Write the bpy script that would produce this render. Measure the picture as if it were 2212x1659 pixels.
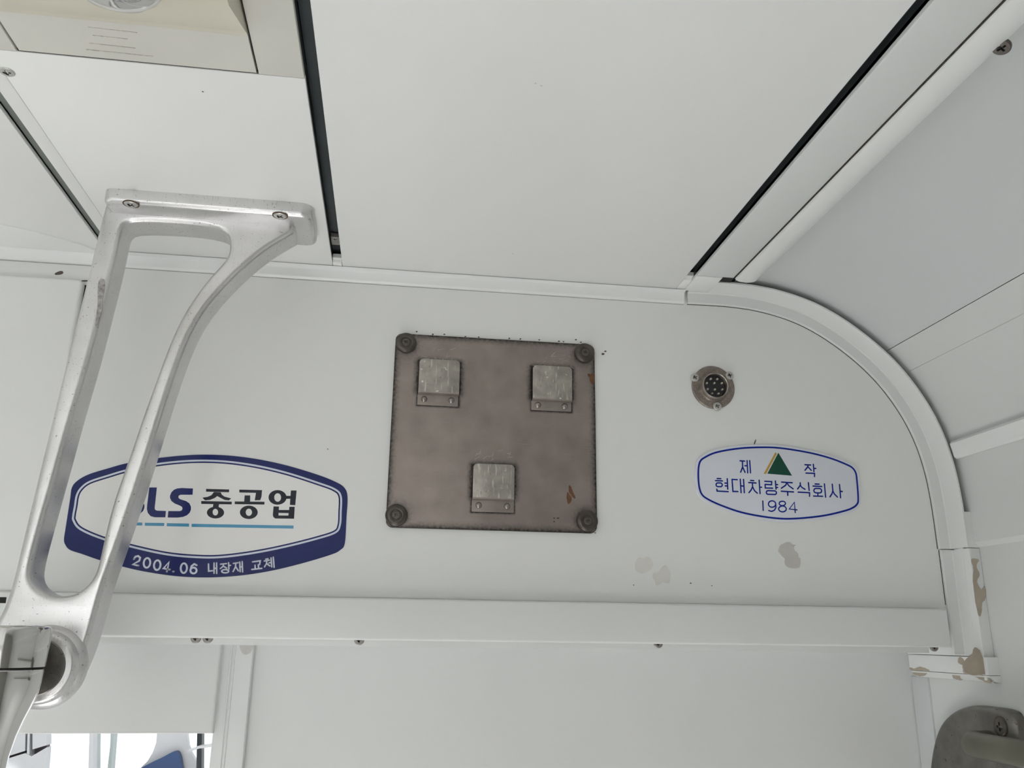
import bpy, bmesh, math, random
from mathutils import Vector, Matrix
from mathutils.geometry import tessellate_polygon
random.seed(7)
for _o in list(bpy.data.objects):
    bpy.data.objects.remove(_o)
SC = bpy.context.scene
COL = SC.collection

# ------------------------------------------------------------------ camera
# world: x right along the end bulkhead, y into the bulkhead (its face is y=0), z up from the floor
YAW, PIT, ROL, FPX = math.radians(7.7132), math.radians(16.3828), math.radians(0.76902), 1853.53
CAM = Vector((0.0, -1.1, 1.6))
_f = Vector((math.sin(YAW) * math.cos(PIT), math.cos(YAW) * math.cos(PIT), math.sin(PIT)))
_r0 = Vector((math.cos(YAW), -math.sin(YAW), 0)); _u0 = _r0.cross(_f)
_r = _r0 * math.cos(ROL) + _u0 * math.sin(ROL)
_u = -_r0 * math.sin(ROL) + _u0 * math.cos(ROL)
cd = bpy.data.cameras.new('camera'); cam = bpy.data.objects.new('camera', cd); COL.objects.link(cam)
cd.sensor_fit = 'HORIZONTAL'; cd.sensor_width = 36.0; cd.lens = FPX / 2212 * 36.0
cd.clip_start = 0.02; cd.clip_end = 100
cam.matrix_world = Matrix(((_r.x, _u.x, -_f.x, CAM.x), (_r.y, _u.y, -_f.y, CAM.y), (_r.z, _u.z, -_f.z, CAM.z), (0, 0, 0, 1)))
SC.camera = cam

# ------------------------------------------------------------------ world, daylight, exposure
world = bpy.data.worlds.new('sky'); SC.world = world; world.use_nodes = True
world.node_tree.nodes['Background'].inputs[0].default_value = (0.93, 0.97, 1.0, 1)
world.node_tree.nodes['Background'].inputs[1].default_value = 1.6
SC.view_settings.view_transform = 'Standard'; SC.view_settings.look = 'None'
SC.view_settings.exposure = -0.12; SC.view_settings.gamma = 1.0; SC.view_settings.use_curve_mapping = False

def area(name, loc, target, sx, sy, power, col=(1, 1, 1)):
    l = bpy.data.lights.new(name, 'AREA'); l.shape = 'RECTANGLE'; l.size = sx; l.size_y = sy
    l.energy = power; l.color = col
    o = bpy.data.objects.new(name, l); COL.objects.link(o); o.location = loc
    o.rotation_euler = (Vector(target) - Vector(loc)).to_track_quat('-Z', 'Y').to_euler()
    return o
# daylight from the carriage windows behind the camera; sun through the left side window falls on the floor and lights the ceiling from below
area('daylight_back_windows', (-1.2, -4.1, 1.25), (-0.6, 0.0, 1.6), 1.5, 0.9, 9, (1.0, 0.995, 0.98))
sl = bpy.data.lights.new('sun', 'SUN'); sl.energy = 50.0; sl.angle = math.radians(3); sl.color = (1.0, 0.99, 0.975)
so_ = bpy.data.objects.new('sun', sl); COL.objects.link(so_)
so_.rotation_euler = Vector((0.82, 0.22, -0.52)).to_track_quat('-Z', 'Y').to_euler()

# ------------------------------------------------------------------ un-projection onto real planes
def ray(px, py):
    return _r * (px - 1106) + _u * (829.5 - py) + _f * FPX
def W(px, py, y=0.0):
    d = ray(px, py); return CAM + d * ((y - CAM.y) / d.y)
def Zp(px, py, z):
    d = ray(px, py); return CAM + d * ((z - CAM.z) / d.z)
def Xp(px, py, x):
    d = ray(px, py); return CAM + d * ((x - CAM.x) / d.x)
def w2(pts, y=0.0):
    return [((p := W(a, b, y)).x, p.z) for a, b in pts]
ZC = 2.075

# ------------------------------------------------------------------ materials
MATS = {}
def mat(name, col, rough=0.4, metal=0.0, var=0.03, vscale=6.0, bump=0.0, bscale=300.0, coat=0.0, spots=None, rvar=0.0):
    """principled paint/metal with a soft tonal variation; spots = (colour, scale, threshold) for pits and specks"""
    m = bpy.data.materials.new(name); m.use_nodes = True; nt = m.node_tree; N = nt.nodes; L = nt.links
    b = N['Principled BSDF']; b.inputs['Roughness'].default_value = rough; b.inputs['Metallic'].default_value = metal
    b.inputs['Coat Weight'].default_value = coat
    tc = N.new('ShaderNodeTexCoord')
    n = N.new('ShaderNodeTexNoise'); n.inputs['Scale'].default_value = vscale; n.inputs['Detail'].default_value = 5
    L.new(tc.outputs['Object'], n.inputs['Vector'])
    r = N.new('ShaderNodeValToRGB')
    r.color_ramp.elements[0].position = 0.3; r.color_ramp.elements[1].position = 0.7
    r.color_ramp.elements[0].color = (*[max(0, c * (1 - var)) for c in col], 1)
    r.color_ramp.elements[1].color = (*[min(1, c * (1 + var)) for c in col], 1)
    L.new(n.outputs['Fac'], r.inputs['Fac']); out = r.outputs['Color']
    if spots:
        sc, ss, th = spots
        n2 = N.new('ShaderNodeTexNoise'); n2.inputs['Scale'].default_value = ss; n2.inputs['Detail'].default_value = 3
        L.new(tc.outputs['Object'], n2.inputs['Vector'])
        r2 = N.new('ShaderNodeValToRGB'); r2.color_ramp.elements[0].position = th; r2.color_ramp.elements[1].position = th + 0.04
        L.new(n2.outputs['Fac'], r2.inputs['Fac'])
        mx = N.new('ShaderNodeMixRGB'); L.new(r2.outputs['Color'], mx.inputs['Fac']); L.new(out, mx.inputs['Color1'])
        mx.inputs['Color2'].default_value = (*sc, 1); out = mx.outputs['Color']
    L.new(out, b.inputs['Base Color'])
    if rvar:
        mr = N.new('ShaderNodeMapRange'); mr.inputs['To Min'].default_value = rough - rvar; mr.inputs['To Max'].default_value = rough + rvar
        L.new(n.outputs['Fac'], mr.inputs['Value']); L.new(mr.outputs['Result'], b.inputs['Roughness'])
    if bump:
        n3 = N.new('ShaderNodeTexNoise'); n3.inputs['Scale'].default_value = bscale; n3.inputs['Detail'].default_value = 2
        L.new(tc.outputs['Object'], n3.inputs['Vector'])
        bp = N.new('ShaderNodeBump'); bp.inputs['Strength'].default_value = bump; bp.inputs['Distance'].default_value = 0.001
        L.new(n3.outputs['Fac'], bp.inputs['Height']); L.new(bp.outputs['Normal'], b.inputs['Normal'])
    MATS[name] = m
    return m
mat('paint', (0.78, 0.785, 0.765), 0.34, var=0.012, vscale=3, bump=0.05, bscale=500)
mat('paint_ceiling', (0.84, 0.845, 0.83), 0.36, var=0.012, vscale=3, bump=0.05, bscale=500)
mat('paint_side_shaded', (0.64, 0.65, 0.635), 0.36, var=0.015, vscale=4, bump=0.05, bscale=400)  # white paint darkened: shade of the right side put into the colour
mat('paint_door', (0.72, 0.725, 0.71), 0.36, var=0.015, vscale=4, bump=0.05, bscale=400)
mat('paint_cool_shaded', (0.60, 0.615, 0.613), 0.36, var=0.015, vscale=4, bump=0.05, bscale=400)  # cool grey tone, lowered further so the cove's shade sits in the colour
mat('trim_white', (0.79, 0.80, 0.785), 0.30, var=0.015, vscale=5)
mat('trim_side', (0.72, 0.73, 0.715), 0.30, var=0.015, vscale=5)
mat('seam_dirt', (0.05, 0.045, 0.04), 0.8, var=0.4, vscale=200)
mat('seam_soft', (0.30, 0.29, 0.275), 0.7, var=0.3, vscale=120)
mat('trim_grey', (0.70, 0.715, 0.70), 0.36, var=0.015, vscale=5)
mat('slot_dark', (0.055, 0.063, 0.068), 0.45, var=0.15, vscale=20)
mat('slot_olive', (0.20, 0.22, 0.20), 0.45, var=0.1, vscale=20)
mat('gap', (0.012, 0.012, 0.012), 0.8, var=0.1)
mat('beige', (0.67, 0.655, 0.60), 0.38, var=0.04, vscale=9)
mat('beige_scuff', (0.60, 0.585, 0.53), 0.6, var=0.2, vscale=300)
mat('beige_yellow', (0.68, 0.645, 0.53), 0.36, var=0.05, vscale=9)
mat('chrome', (0.66, 0.65, 0.64), 0.09, 1.0, var=0.04, vscale=14, rvar=0.04)
mat('aluminium', (0.68, 0.67, 0.67), 0.32, 0.92, var=0.07, vscale=22, bump=0.12, bscale=700, spots=((0.30, 0.28, 0.27), 420, 0.668), rvar=0.05)
mat('alu_scuff', (0.36, 0.34, 0.33), 0.55, 0.7, var=0.35, vscale=260, bump=0.5, bscale=400)
mat('screw_steel', (0.55, 0.54, 0.52), 0.38, 0.75, var=0.12, vscale=60)
mat('screw_dark', (0.30, 0.28, 0.26), 0.42, 0.7, var=0.2, vscale=80)
mat('recess_black', (0.03, 0.026, 0.022), 0.7, var=0.2)
mat('rust_ring', (0.10, 0.055, 0.03), 0.75, var=0.4, vscale=200)
mat('bumper', (0.085, 0.073, 0.064), 0.30, 0.6, var=0.3, vscale=70)
mat('clip_steel', (0.34, 0.315, 0.28), 0.40, 0.55, var=0.22, vscale=60, spots=((0.62, 0.60, 0.55), 90, 0.66))
mat('clip_tab', (0.27, 0.235, 0.21), 0.42, 0.5, var=0.12, vscale=60)
mat('scratch', (0.40, 0.365, 0.335), 0.4, 0.5, var=0.2, vscale=300)
mat('rivet', (0.30, 0.27, 0.25), 0.25, 0.8, var=0.1, vscale=60)
mat('rust', (0.14, 0.062, 0.028), 0.8, var=0.3, vscale=150)
mat('socket_metal', (0.23, 0.195, 0.165), 0.42, 0.6, var=0.25, vscale=150, bump=0.35, bscale=500, spots=((0.42, 0.38, 0.34), 600, 0.60))
mat('socket_collar', (0.42, 0.37, 0.33), 0.28, 0.8, var=0.2, vscale=80)
mat('socket_black', (0.012, 0.012, 0.013), 0.35, var=0.2)
mat('pin', (0.66, 0.60, 0.50), 0.3, 0.6, var=0.1, vscale=200)
mat('plate_white', (0.70, 0.72, 0.78), 0.32, var=0.015, vscale=5)
mat('ink_blue', (0.004, 0.020, 0.26), 0.5, var=0.05)
mat('ink_yellow', (0.50, 0.30, 0.045), 0.4, var=0.06)
mat('ink_green', (0.012, 0.07, 0.045), 0.4, var=0.06)
mat('sticker_navy', (0.011, 0.019, 0.115), 0.25, var=0.10, vscale=14, coat=0.15)
mat('sticker_white', (0.80, 0.79, 0.775), 0.22, var=0.015, vscale=8, coat=0.4)
mat('sticker_line', (0.62, 0.66, 0.76), 0.25, var=0.02, coat=0.4)
mat('sticker_black', (0.015, 0.018, 0.026), 0.24, var=0.15, vscale=30, coat=0.15)
mat('sticker_cyan', (0.04, 0.27, 0.46), 0.25, var=0.05, coat=0.4)
mat('chip_beige', (0.40, 0.345, 0.275), 0.7, var=0.10, vscale=60)
mat('chip_grey', (0.56, 0.535, 0.50), 0.6, var=0.04, vscale=60)
mat('chip_pale', (0.70, 0.685, 0.645), 0.55, var=0.02, vscale=60)
mat('chip_dark', (0.09, 0.07, 0.06), 0.7, var=0.3, vscale=90)
mat('smudge', (0.60, 0.58, 0.555), 0.6, var=0.06, vscale=120)
mat('cast_dark', (0.19, 0.18, 0.165), 0.34, 0.85, var=0.22, vscale=40, bump=0.15, bscale=400, spots=((0.10, 0.07, 0.06), 160, 0.66))
mat('rod_metal', (0.165, 0.155, 0.12), 0.36, 0.7, var=0.12, vscale=25)
mat('floor', (0.50, 0.50, 0.50), 0.5, var=0.06, vscale=5)
mat('far_white', (0.80, 0.80, 0.83), 0.4, var=0.02)
mat('far_line', (0.20, 0.17, 0.19), 0.7, var=0.1)
mat('far_blue', (0.045, 0.095, 0.24), 0.4, var=0.08)
mat('far_pale', (0.62, 0.70, 0.70), 0.4, var=0.02)

def streaks(name, col, sc, amt, lo=0.60):
    m = MATS[name]; nt = m.node_tree; N = nt.nodes; L = nt.links; b = N['Principled BSDF']; src = b.inputs['Base Color'].links[0].from_socket
    tc = N.new('ShaderNodeTexCoord'); mp = N.new('ShaderNodeMapping'); mp.inputs['Scale'].default_value = sc; L.new(tc.outputs['Object'], mp.inputs['Vector'])
    ns = N.new('ShaderNodeTexNoise'); ns.inputs['Scale'].default_value = 1.0; ns.inputs['Detail'].default_value = 3; L.new(mp.outputs['Vector'], ns.inputs['Vector'])
    r = N.new('ShaderNodeValToRGB'); r.color_ramp.elements[0].position = lo; r.color_ramp.elements[1].position = lo + 0.08; L.new(ns.outputs['Fac'], r.inputs['Fac'])
    k = N.new('ShaderNodeMath'); k.operation = 'MULTIPLY'; k.inputs[1].default_value = amt; L.new(r.outputs['Color'], k.inputs[0])
    mx = N.new('ShaderNodeMixRGB'); L.new(k.outputs[0], mx.inputs['Fac']); L.new(src, mx.inputs['Color1']); mx.inputs['Color2'].default_value = (*col, 1)
    L.new(mx.outputs['Color'], b.inputs['Base Color'])
streaks('clip_steel', (0.60, 0.57, 0.51), (330, 330, 45), 0.75, 0.60)
streaks('clip_steel', (0.16, 0.14, 0.12), (500, 500, 160), 0.6, 0.64)
streaks('aluminium', (0.40, 0.38, 0.37), (600, 600, 90), 0.35, 0.62)
for _n in ('ink_blue', 'ink_green', 'sticker_navy', 'sticker_black', 'slot_dark'):
    MATS[_n].node_tree.nodes['Principled BSDF'].inputs['Specular IOR Level'].default_value = 0.2
def grime_metal():
    """brown-grey plate steel, dirt gathered along its rim and round the parts screwed to it, fine scratches"""
    m = mat('plate_steel', (0.275, 0.232, 0.208), 0.42, 0.45, var=0.15, vscale=30, bump=0.10, bscale=350, rvar=0.06)
    nt = m.node_tree; N = nt.nodes; L = nt.links; b = N['Principled BSDF']
    tc = N.new('ShaderNodeTexCoord')
    src = b.inputs['Base Color'].links[0].from_socket
    mp = N.new('ShaderNodeMapping'); mp.inputs['Scale'].default_value = (30, 30, 900); mp.inputs['Rotation'].default_value = (0, 0.9, 0)
    L.new(tc.outputs['Object'], mp.inputs['Vector'])
    ns = N.new('ShaderNodeTexNoise'); ns.inputs['Scale'].default_value = 1.0; ns.inputs['Detail'].default_value = 4
    L.new(mp.outputs['Vector'], ns.inputs['Vector'])
    rs = N.new('ShaderNodeValToRGB'); rs.color_ramp.elements[0].position = 0.64; rs.color_ramp.elements[1].position = 0.78
    L.new(ns.outputs['Fac'], rs.inputs['Fac'])
    mx = N.new('ShaderNodeMixRGB'); mx.inputs['Color2'].default_value = (0.36, 0.33, 0.30, 1)
    sc = N.new('ShaderNodeMath'); sc.operation = 'MULTIPLY'; sc.inputs[1].default_value = 0.6
    L.new(rs.outputs['Color'], sc.inputs[0]); L.new(sc.outputs[0], mx.inputs['Fac']); L.new(src, mx.inputs['Color1'])
    m['src'] = 'x'; del m['src']
    return m, nt, mx.outputs['Color'], tc, b
def add_grime(ctx, boxes, rim, width_rim):
    m, nt, col, tc, b = ctx; N = nt.nodes; L = nt.links
    n = N.new('ShaderNodeTexNoise'); n.inputs['Scale'].default_value = 260; n.inputs['Detail'].default_value = 6
    L.new(tc.outputs['Object'], n.inputs['Vector'])
    total = None
    for (c, h, wd, amt) in boxes:
        s = N.new('ShaderNodeVectorMath'); s.operation = 'SUBTRACT'; s.inputs[1].default_value = c; L.new(tc.outputs['Object'], s.inputs[0])
        a = N.new('ShaderNodeVectorMath'); a.operation = 'ABSOLUTE'; L.new(s.outputs[0], a.inputs[0])
        t = N.new('ShaderNodeVectorMath'); t.operation = 'SUBTRACT'; t.inputs[1].default_value = h; L.new(a.outputs[0], t.inputs[0])
        k = N.new('ShaderNodeVectorMath'); k.operation = 'MAXIMUM'; k.inputs[1].default_value = (0, 0, 0); L.new(t.outputs[0], k.inputs[0])
        ln = N.new('ShaderNodeVectorMath'); ln.operation = 'LENGTH'; L.new(k.outputs[0], ln.inputs[0])
        mr = N.new('ShaderNodeMapRange'); mr.inputs['From Max'].default_value = wd; mr.inputs['To Min'].default_value = amt; mr.inputs['To Max'].default_value = 0
        L.new(ln.outputs['Value'], mr.inputs['Value'])
        if total is None: total = mr.outputs['Result']
        else:
            q = N.new('ShaderNodeMath'); q.operation = 'MAXIMUM'; L.new(total, q.inputs[0]); L.new(mr.outputs['Result'], q.inputs[1]); total = q.outputs[0]
    # rim dirt
    (c, h) = rim
    s = N.new('ShaderNodeVectorMath'); s.operation = 'SUBTRACT'; s.inputs[1].default_value = c; L.new(tc.outputs['Object'], s.inputs[0])
    a = N.new('ShaderNodeVectorMath'); a.operation = 'ABSOLUTE'; L.new(s.outputs[0], a.inputs[0])
    t = N.new('ShaderNodeVectorMath'); t.operation = 'SUBTRACT'; t.inputs[0].default_value = h; L.new(a.outputs[0], t.inputs[1])
    sp = N.new('ShaderNodeSeparateXYZ'); L.new(t.outputs[0], sp.inputs[0])
    mn = N.new('ShaderNodeMath'); mn.operation = 'MINIMUM'; L.new(sp.outputs['X'], mn.inputs[0]); L.new(sp.outputs['Z'], mn.inputs[1])
    mr = N.new('ShaderNodeMapRange'); mr.inputs['From Max'].default_value = width_rim; mr.inputs['To Min'].default_value = 1.05; mr.inputs['To Max'].default_value = 0
    L.new(mn.outputs[0], mr.inputs['Value'])
    q = N.new('ShaderNodeMath'); q.operation = 'MAXIMUM'; L.new(total, q.inputs[0]); L.new(mr.outputs['Result'], q.inputs[1])
    # break it up with noise
    ad = N.new('ShaderNodeMath'); ad.operation = 'MULTIPLY_ADD'; L.new(n.outputs['Fac'], ad.inputs[0]); ad.inputs[1].default_value = 1.4; ad.inputs[2].default_value = -0.7
    su = N.new('ShaderNodeMath'); su.operation = 'ADD'; L.new(q.outputs[0], su.inputs[0]); L.new(ad.outputs[0], su.inputs[1])
    ml = N.new('ShaderNodeMath'); ml.operation = 'MULTIPLY'; L.new(su.outputs[0], ml.inputs[0]); L.new(q.outputs[0], ml.inputs[1]); ml.use_clamp = True
    mx = N.new('ShaderNodeMixRGB'); L.new(ml.outputs[0], mx.inputs['Fac']); L.new(col, mx.inputs['Color1']); mx.inputs['Color2'].default_value = (0.028, 0.022, 0.019, 1)
    L.new(mx.outputs['Color'], b.inputs['Base Color'])

# ------------------------------------------------------------------ scene-graph helpers
LOC = {}
def tag(o, label=None, cat=None, group=None, kind=None):
    if label: o['label'] = label
    if cat: o['category'] = cat
    if group: o['group'] = group
    if kind: o['kind'] = kind
    return o
def thing(name, label, cat, loc, kind=None, group=None):
    o = bpy.data.objects.new(name, None); COL.objects.link(o); o.location = loc; o.empty_display_size = 0.05
    LOC[o.name] = Vector(loc)
    return tag(o, label, cat, group, kind)
def attach(o, parent):
    if parent is not None:
        o.parent = parent
        o.matrix_parent_inverse = Matrix.Translation(-LOC.get(parent.name, Vector((0, 0, 0))))
def link_mesh(name, bm, m, parent=None, smooth=30):
    bmesh.ops.remove_doubles(bm, verts=bm.verts, dist=1e-6)
    bmesh.ops.recalc_face_normals(bm, faces=bm.faces)
    me = bpy.data.meshes.new(name); bm.to_mesh(me); bm.free()
    me.materials.append(MATS[m] if isinstance(m, str) else m)
    if smooth:
        me.shade_smooth(); me.set_sharp_from_angle(angle=math.radians(smooth))
    o = bpy.data.objects.new(name, me); COL.objects.link(o); attach(o, parent)
    return o
def place(name, me, loc, rot, parent, scale=1.0):
    o = bpy.data.objects.new(name, me); COL.objects.link(o); attach(o, parent)
    o.location = loc; o.rotation_euler = rot; o.scale = (scale,) * 3
    return o

def area2(p):
    return 0.5 * sum(p[i][0] * p[(i + 1) % len(p)][1] - p[(i + 1) % len(p)][0] * p[i][1] for i in range(len(p)))
def ccw(p, pos=True):
    p = [tuple(q) for q in p]
    return p if (area2(p) > 0) == pos else p[::-1]
def offset(p, d):
    """shift a closed outline to its left by d"""
    out = []; n = len(p)
    for i in range(n):
        a, b, c = p[i - 1], p[i], p[(i + 1) % n]
        def nn(s, e):
            x, y = e[0] - s[0], e[1] - s[1]; l = math.hypot(x, y) or 1e-12; return (-y / l, x / l)
        n1, n2 = nn(a, b), nn(b, c)
        mx, my = n1[0] + n2[0], n1[1] + n2[1]; l = math.hypot(mx, my)
        if l < 1e-6: out.append(b); continue
        mx, my = mx / l, my / l
        k = min(1 / max(mx * n1[0] + my * n1[1], 0.2), 2.0)
        out.append((b[0] + mx * d * k, b[1] + my * d * k))
    return out
def relax(p, k, closed=False):
    for _ in range(k):
        n = len(p)
        q = [((p[i - 1][0] + 2 * p[i][0] + p[(i + 1) % n][0]) / 4, (p[i - 1][1] + 2 * p[i][1] + p[(i + 1) % n][1]) / 4) for i in range(n)]
        if not closed: q[0], q[-1] = p[0], p[-1]
        p = q
    return p
def ragged(p, a):
    return [(x + random.uniform(-a, a), y + random.uniform(-a, a)) for x, y in p]
def crom(p, n=6, closed=True):
    """Catmull-Rom through the points"""
    out = []; N = len(p)
    rng = range(N) if closed else range(N - 1)
    for i in rng:
        g = (lambda j: p[j % N]) if closed else (lambda j: p[min(max(j, 0), N - 1)])
        p0, p1, p2, p3 = g(i - 1), g(i), g(i + 1), g(i + 2)
        for k in range(n):
            t = k / n
            out.append(tuple(0.5 * ((2 * p1[c]) + (-p0[c] + p2[c]) * t + (2 * p0[c] - 5 * p1[c] + 4 * p2[c] - p3[c]) * t * t
                                    + (-p0[c] + 3 * p1[c] - 3 * p2[c] + p3[c]) * t ** 3) for c in range(len(p1))))
    if not closed: out.append(tuple(p[-1]))
    return out
FW = lambda u, v, d: Vector((u, d, v))      # outline in x,z - depth along y
FC = lambda u, v, d: Vector((u, v, d))      # outline in x,y - depth along z
FS = lambda u, v, d: Vector((d, u, v))      # outline in y,z - depth along x

def bm_slab(bm, outer, holes, F, d0, d1, r=0.0, seg=3):
    """plate from depth d0 (back) to d1 (front); front rim rounded by r"""
    loops = [ccw(outer, True)] + [ccw(h, False) for h in holes]
    s = 1 if d1 > d0 else -1
    steps = [(0.0, d0)]
    if r > 0:
        for k in range(seg + 1):
            th = math.pi / 2 * k / seg
            steps.append((r * (1 - math.cos(th)), d1 - s * r * (1 - math.sin(th))))
    else:
        steps.append((0.0, d1))
    caps = {0: [], len(steps) - 1: []}
    for lp in loops:
        rings = []
        for k, (o, d) in enumerate(steps):
            q = offset(lp, o) if o > 0 else lp
            ring = [bm.verts.new(F(u, v, d)) for u, v in q]; rings.append(ring)
            if k in caps: caps[k].append((q, ring))
        n = len(lp)
        for A, B in zip(rings, rings[1:]):
            for i in range(n):
                bm.faces.new((A[i], A[(i + 1) % n], B[(i + 1) % n], B[i]))
    for k, lst in caps.items():
        flat = [v for q, ring in lst for v in ring]
        if len(lst) == 1 and False:
            bm.faces.new(flat); continue
        tris = tessellate_polygon([[Vector((u, v, 0)) for u, v in q] for q, ring in lst])
        for t in tris:
            try: bm.faces.new([flat[i] for i in t])
            except ValueError: pass
def slab(name, outer, F, d0, d1, m, parent=None, holes=(), r=0.0, seg=3, smooth=30):
    bm = bmesh.new(); bm_slab(bm, outer, holes, F, d0, d1, r, seg)
    return link_mesh(name, bm, m, parent, smooth)
def box(name, x0, x1, y0, y1, z0, z1, m, parent=None, r=0.0, seg=2):
    bm = bmesh.new(); bmesh.ops.create_cube(bm, size=1)
    for v in bm.verts:
        v.co = Vector((x0 + (v.co.x + .5) * (x1 - x0), y0 + (v.co.y + .5) * (y1 - y0), z0 + (v.co.z + .5) * (z1 - z0)))
    if r: bmesh.ops.bevel(bm, geom=bm.edges[:], offset=r, segments=seg, affect='EDGES', profile=0.5)
    return link_mesh(name, bm, m, parent)
def rect(x0, x1, y0, y1): return [(x0, y0), (x1, y0), (x1, y1), (x0, y1)]
def rrect(x0, x1, y0, y1, r, n=6):
    out = []
    for cx, cy, a0 in ((x1 - r, y0 + r, -90), (x1 - r, y1 - r, 0), (x0 + r, y1 - r, 90), (x0 + r, y0 + r, 180)):
        for k in range(n + 1):
            a = math.radians(a0 + 90 * k / n); out.append((cx + r * math.cos(a), cy + r * math.sin(a)))
    return out
def bm_lathe(bm, prof, c, ax, n=40):
    ax = Vector(ax).normalized(); e1 = ax.orthogonal().normalized(); e2 = ax.cross(e1); c = Vector(c)
    rings = []
    for r, h in prof:
        if r < 1e-7: rings.append([bm.verts.new(c + ax * h)])
        else: rings.append([bm.verts.new(c + ax * h + e1 * (r * math.cos(2 * math.pi * k / n)) + e2 * (r * math.sin(2 * math.pi * k / n))) for k in range(n)])
    for A, B in zip(rings, rings[1:]):
        for k in range(n):
            k2 = (k + 1) % n
            if len(A) == 1 and len(B) == 1: continue
            if len(A) == 1: bm.faces.new((A[0], B[k2], B[k]))
            elif len(B) == 1: bm.faces.new((A[k], A[k2], B[0]))
            else: bm.faces.new((A[k], A[k2], B[k2], B[k]))
def lathe(name, prof, c, ax, m, parent=None, n=40, smooth=35):
    bm = bmesh.new(); bm_lathe(bm, prof, c, ax, n); return link_mesh(name, bm, m, parent, smooth)
def tube(name, path, rad, m, parent=None, n=20):
    """round bar along a 3-D polyline"""
    bm = bmesh.new(); P = [Vector(p) for p in path]; rings = []
    ref = Vector((0, 0, 1)) if abs((P[1] - P[0]).normalized().z) < 0.9 else Vector((1, 0, 0))
    for i, p in enumerate(P):
        t = ((P[min(i + 1, len(P) - 1)] - P[max(i - 1, 0)])).normalized()
        e1 = (ref - t * ref.dot(t)).normalized(); e2 = t.cross(e1); ref = e1
        rr = rad[i] if isinstance(rad, (list, tuple)) else rad
        rings.append([bm.verts.new(p + e1 * rr * math.cos(2 * math.pi * k / n) + e2 * rr * math.sin(2 * math.pi * k / n)) for k in range(n)])
    for A, B in zip(rings, rings[1:]):
        for k in range(n): bm.faces.new((A[k], A[(k + 1) % n], B[(k + 1) % n], B[k]))
    bm.faces.new(rings[0]); bm.faces.new(rings[-1][::-1])
    return link_mesh(name, bm, m, parent, 40)
def sweep(name, path, prof, m, parent=None, smooth=35):
    """closed profile (outward, y) swept along an open path in x,z"""
    bm = bmesh.new(); rings = []; n = len(path)
    for i in range(n):
        a, b = path[max(i - 1, 0)], path[min(i + 1, n - 1)]
        tx, tz = b[0] - a[0], b[1] - a[1]; l = math.hypot(tx, tz); nx, nz = -tz / l, tx / l
        rings.append([bm.verts.new((path[i][0] + nx * o, y, path[i][1] + nz * o)) for o, y in prof])
    k = len(prof)
    for A, B in zip(rings, rings[1:]):
        for j in range(k): bm.faces.new((A[j], A[(j + 1) % k], B[(j + 1) % k], B[j]))
    bm.faces.new(rings[0]); bm.faces.new(rings[-1][::-1])
    return link_mesh(name, bm, m, parent, smooth)

# cross-head screws: flat head with a cut cross, shared mesh (unit radius, facing +z)
def screw_mesh(name, m, dome=0.12, arm=0.52, wdt=0.13, depth=0.30):
    bm = bmesh.new(); n = 28
    R = [(math.cos(2 * math.pi * k / n), math.sin(2 * math.pi * k / n)) for k in range(n)]
    a, w = arm, wdt
    X = [(a, -w), (a, w), (w, w), (w, a), (-w, a), (-w, w), (-a, w), (-a, -w), (-w, -w), (-w, -a), (w, -a), (w, -w)]
    base = [bm.verts.new((x, y, -0.25)) for x, y in R]
    r1 = [bm.verts.new((x, y, 0.0)) for x, y in R]
    q = [(x * 0.86, y * 0.86) for x, y in R]
    r2 = [bm.verts.new((x, y, dome)) for x, y in q]
    xt = [bm.verts.new((x, y, dome * 1.15)) for x, y in X]; xb = [bm.verts.new((x * 0.8, y * 0.8, dome - depth)) for x, y in X]
    for A, B in ((base, r1), (r1, r2)):
        for k in range(n): bm.faces.new((A[k], A[(k + 1) % n], B[(k + 1) % n], B[k]))
    fl = r2 + xt[::-1]
    for t in tessellate_polygon([[Vector((x, y, 0)) for x, y in q], [Vector((x, y, 0)) for x, y in X[::-1]]]):
        bm.faces.new([fl[i] for i in t])
    for k in range(12): bm.faces.new((xt[k], xt[(k + 1) % 12], xb[(k + 1) % 12], xb[k]))
    bf = bm.faces.new(xb)
    me = bpy.data.meshes.new(name)
    me.materials.append(MATS[m]); me.materials.append(MATS['recess_black'])
    bmesh.ops.recalc_face_normals(bm, faces=bm.faces)
    for f in bm.faces:
        if all(v.co.z < dome * 1.16 and abs(v.co.x) <= a + 1e-4 and abs(v.co.y) <= a + 1e-4 and (v in xt or v in xb) for v in f.verts):
            f.material_index = 1
    bm.to_mesh(me); bm.free(); me.shade_smooth(); me.set_sharp_from_angle(angle=math.radians(25))
    return me
SCREW = screw_mesh('screw_head', 'screw_steel')
mat('screw_black', (0.12, 0.105, 0.095), 0.4, 0.6, var=0.25, vscale=80)
SCREW_B = screw_mesh('screw_head_black', 'screw_black')
SCREW_D = screw_mesh('screw_head_dark', 'screw_dark')
FACE_CAM = (math.pi / 2, 0, 0)      # local +z -> world -y
FACE_DOWN = (math.pi, 0, 0)
FACE_LEFT = (0, -math.pi / 2, 0)

# ================================================================== THE SETTING
XL, XS, YB, YN = -2.0, 0.778, 0.155, -4.2       # far left wall, right side wall, door leaf, back of the room

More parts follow.
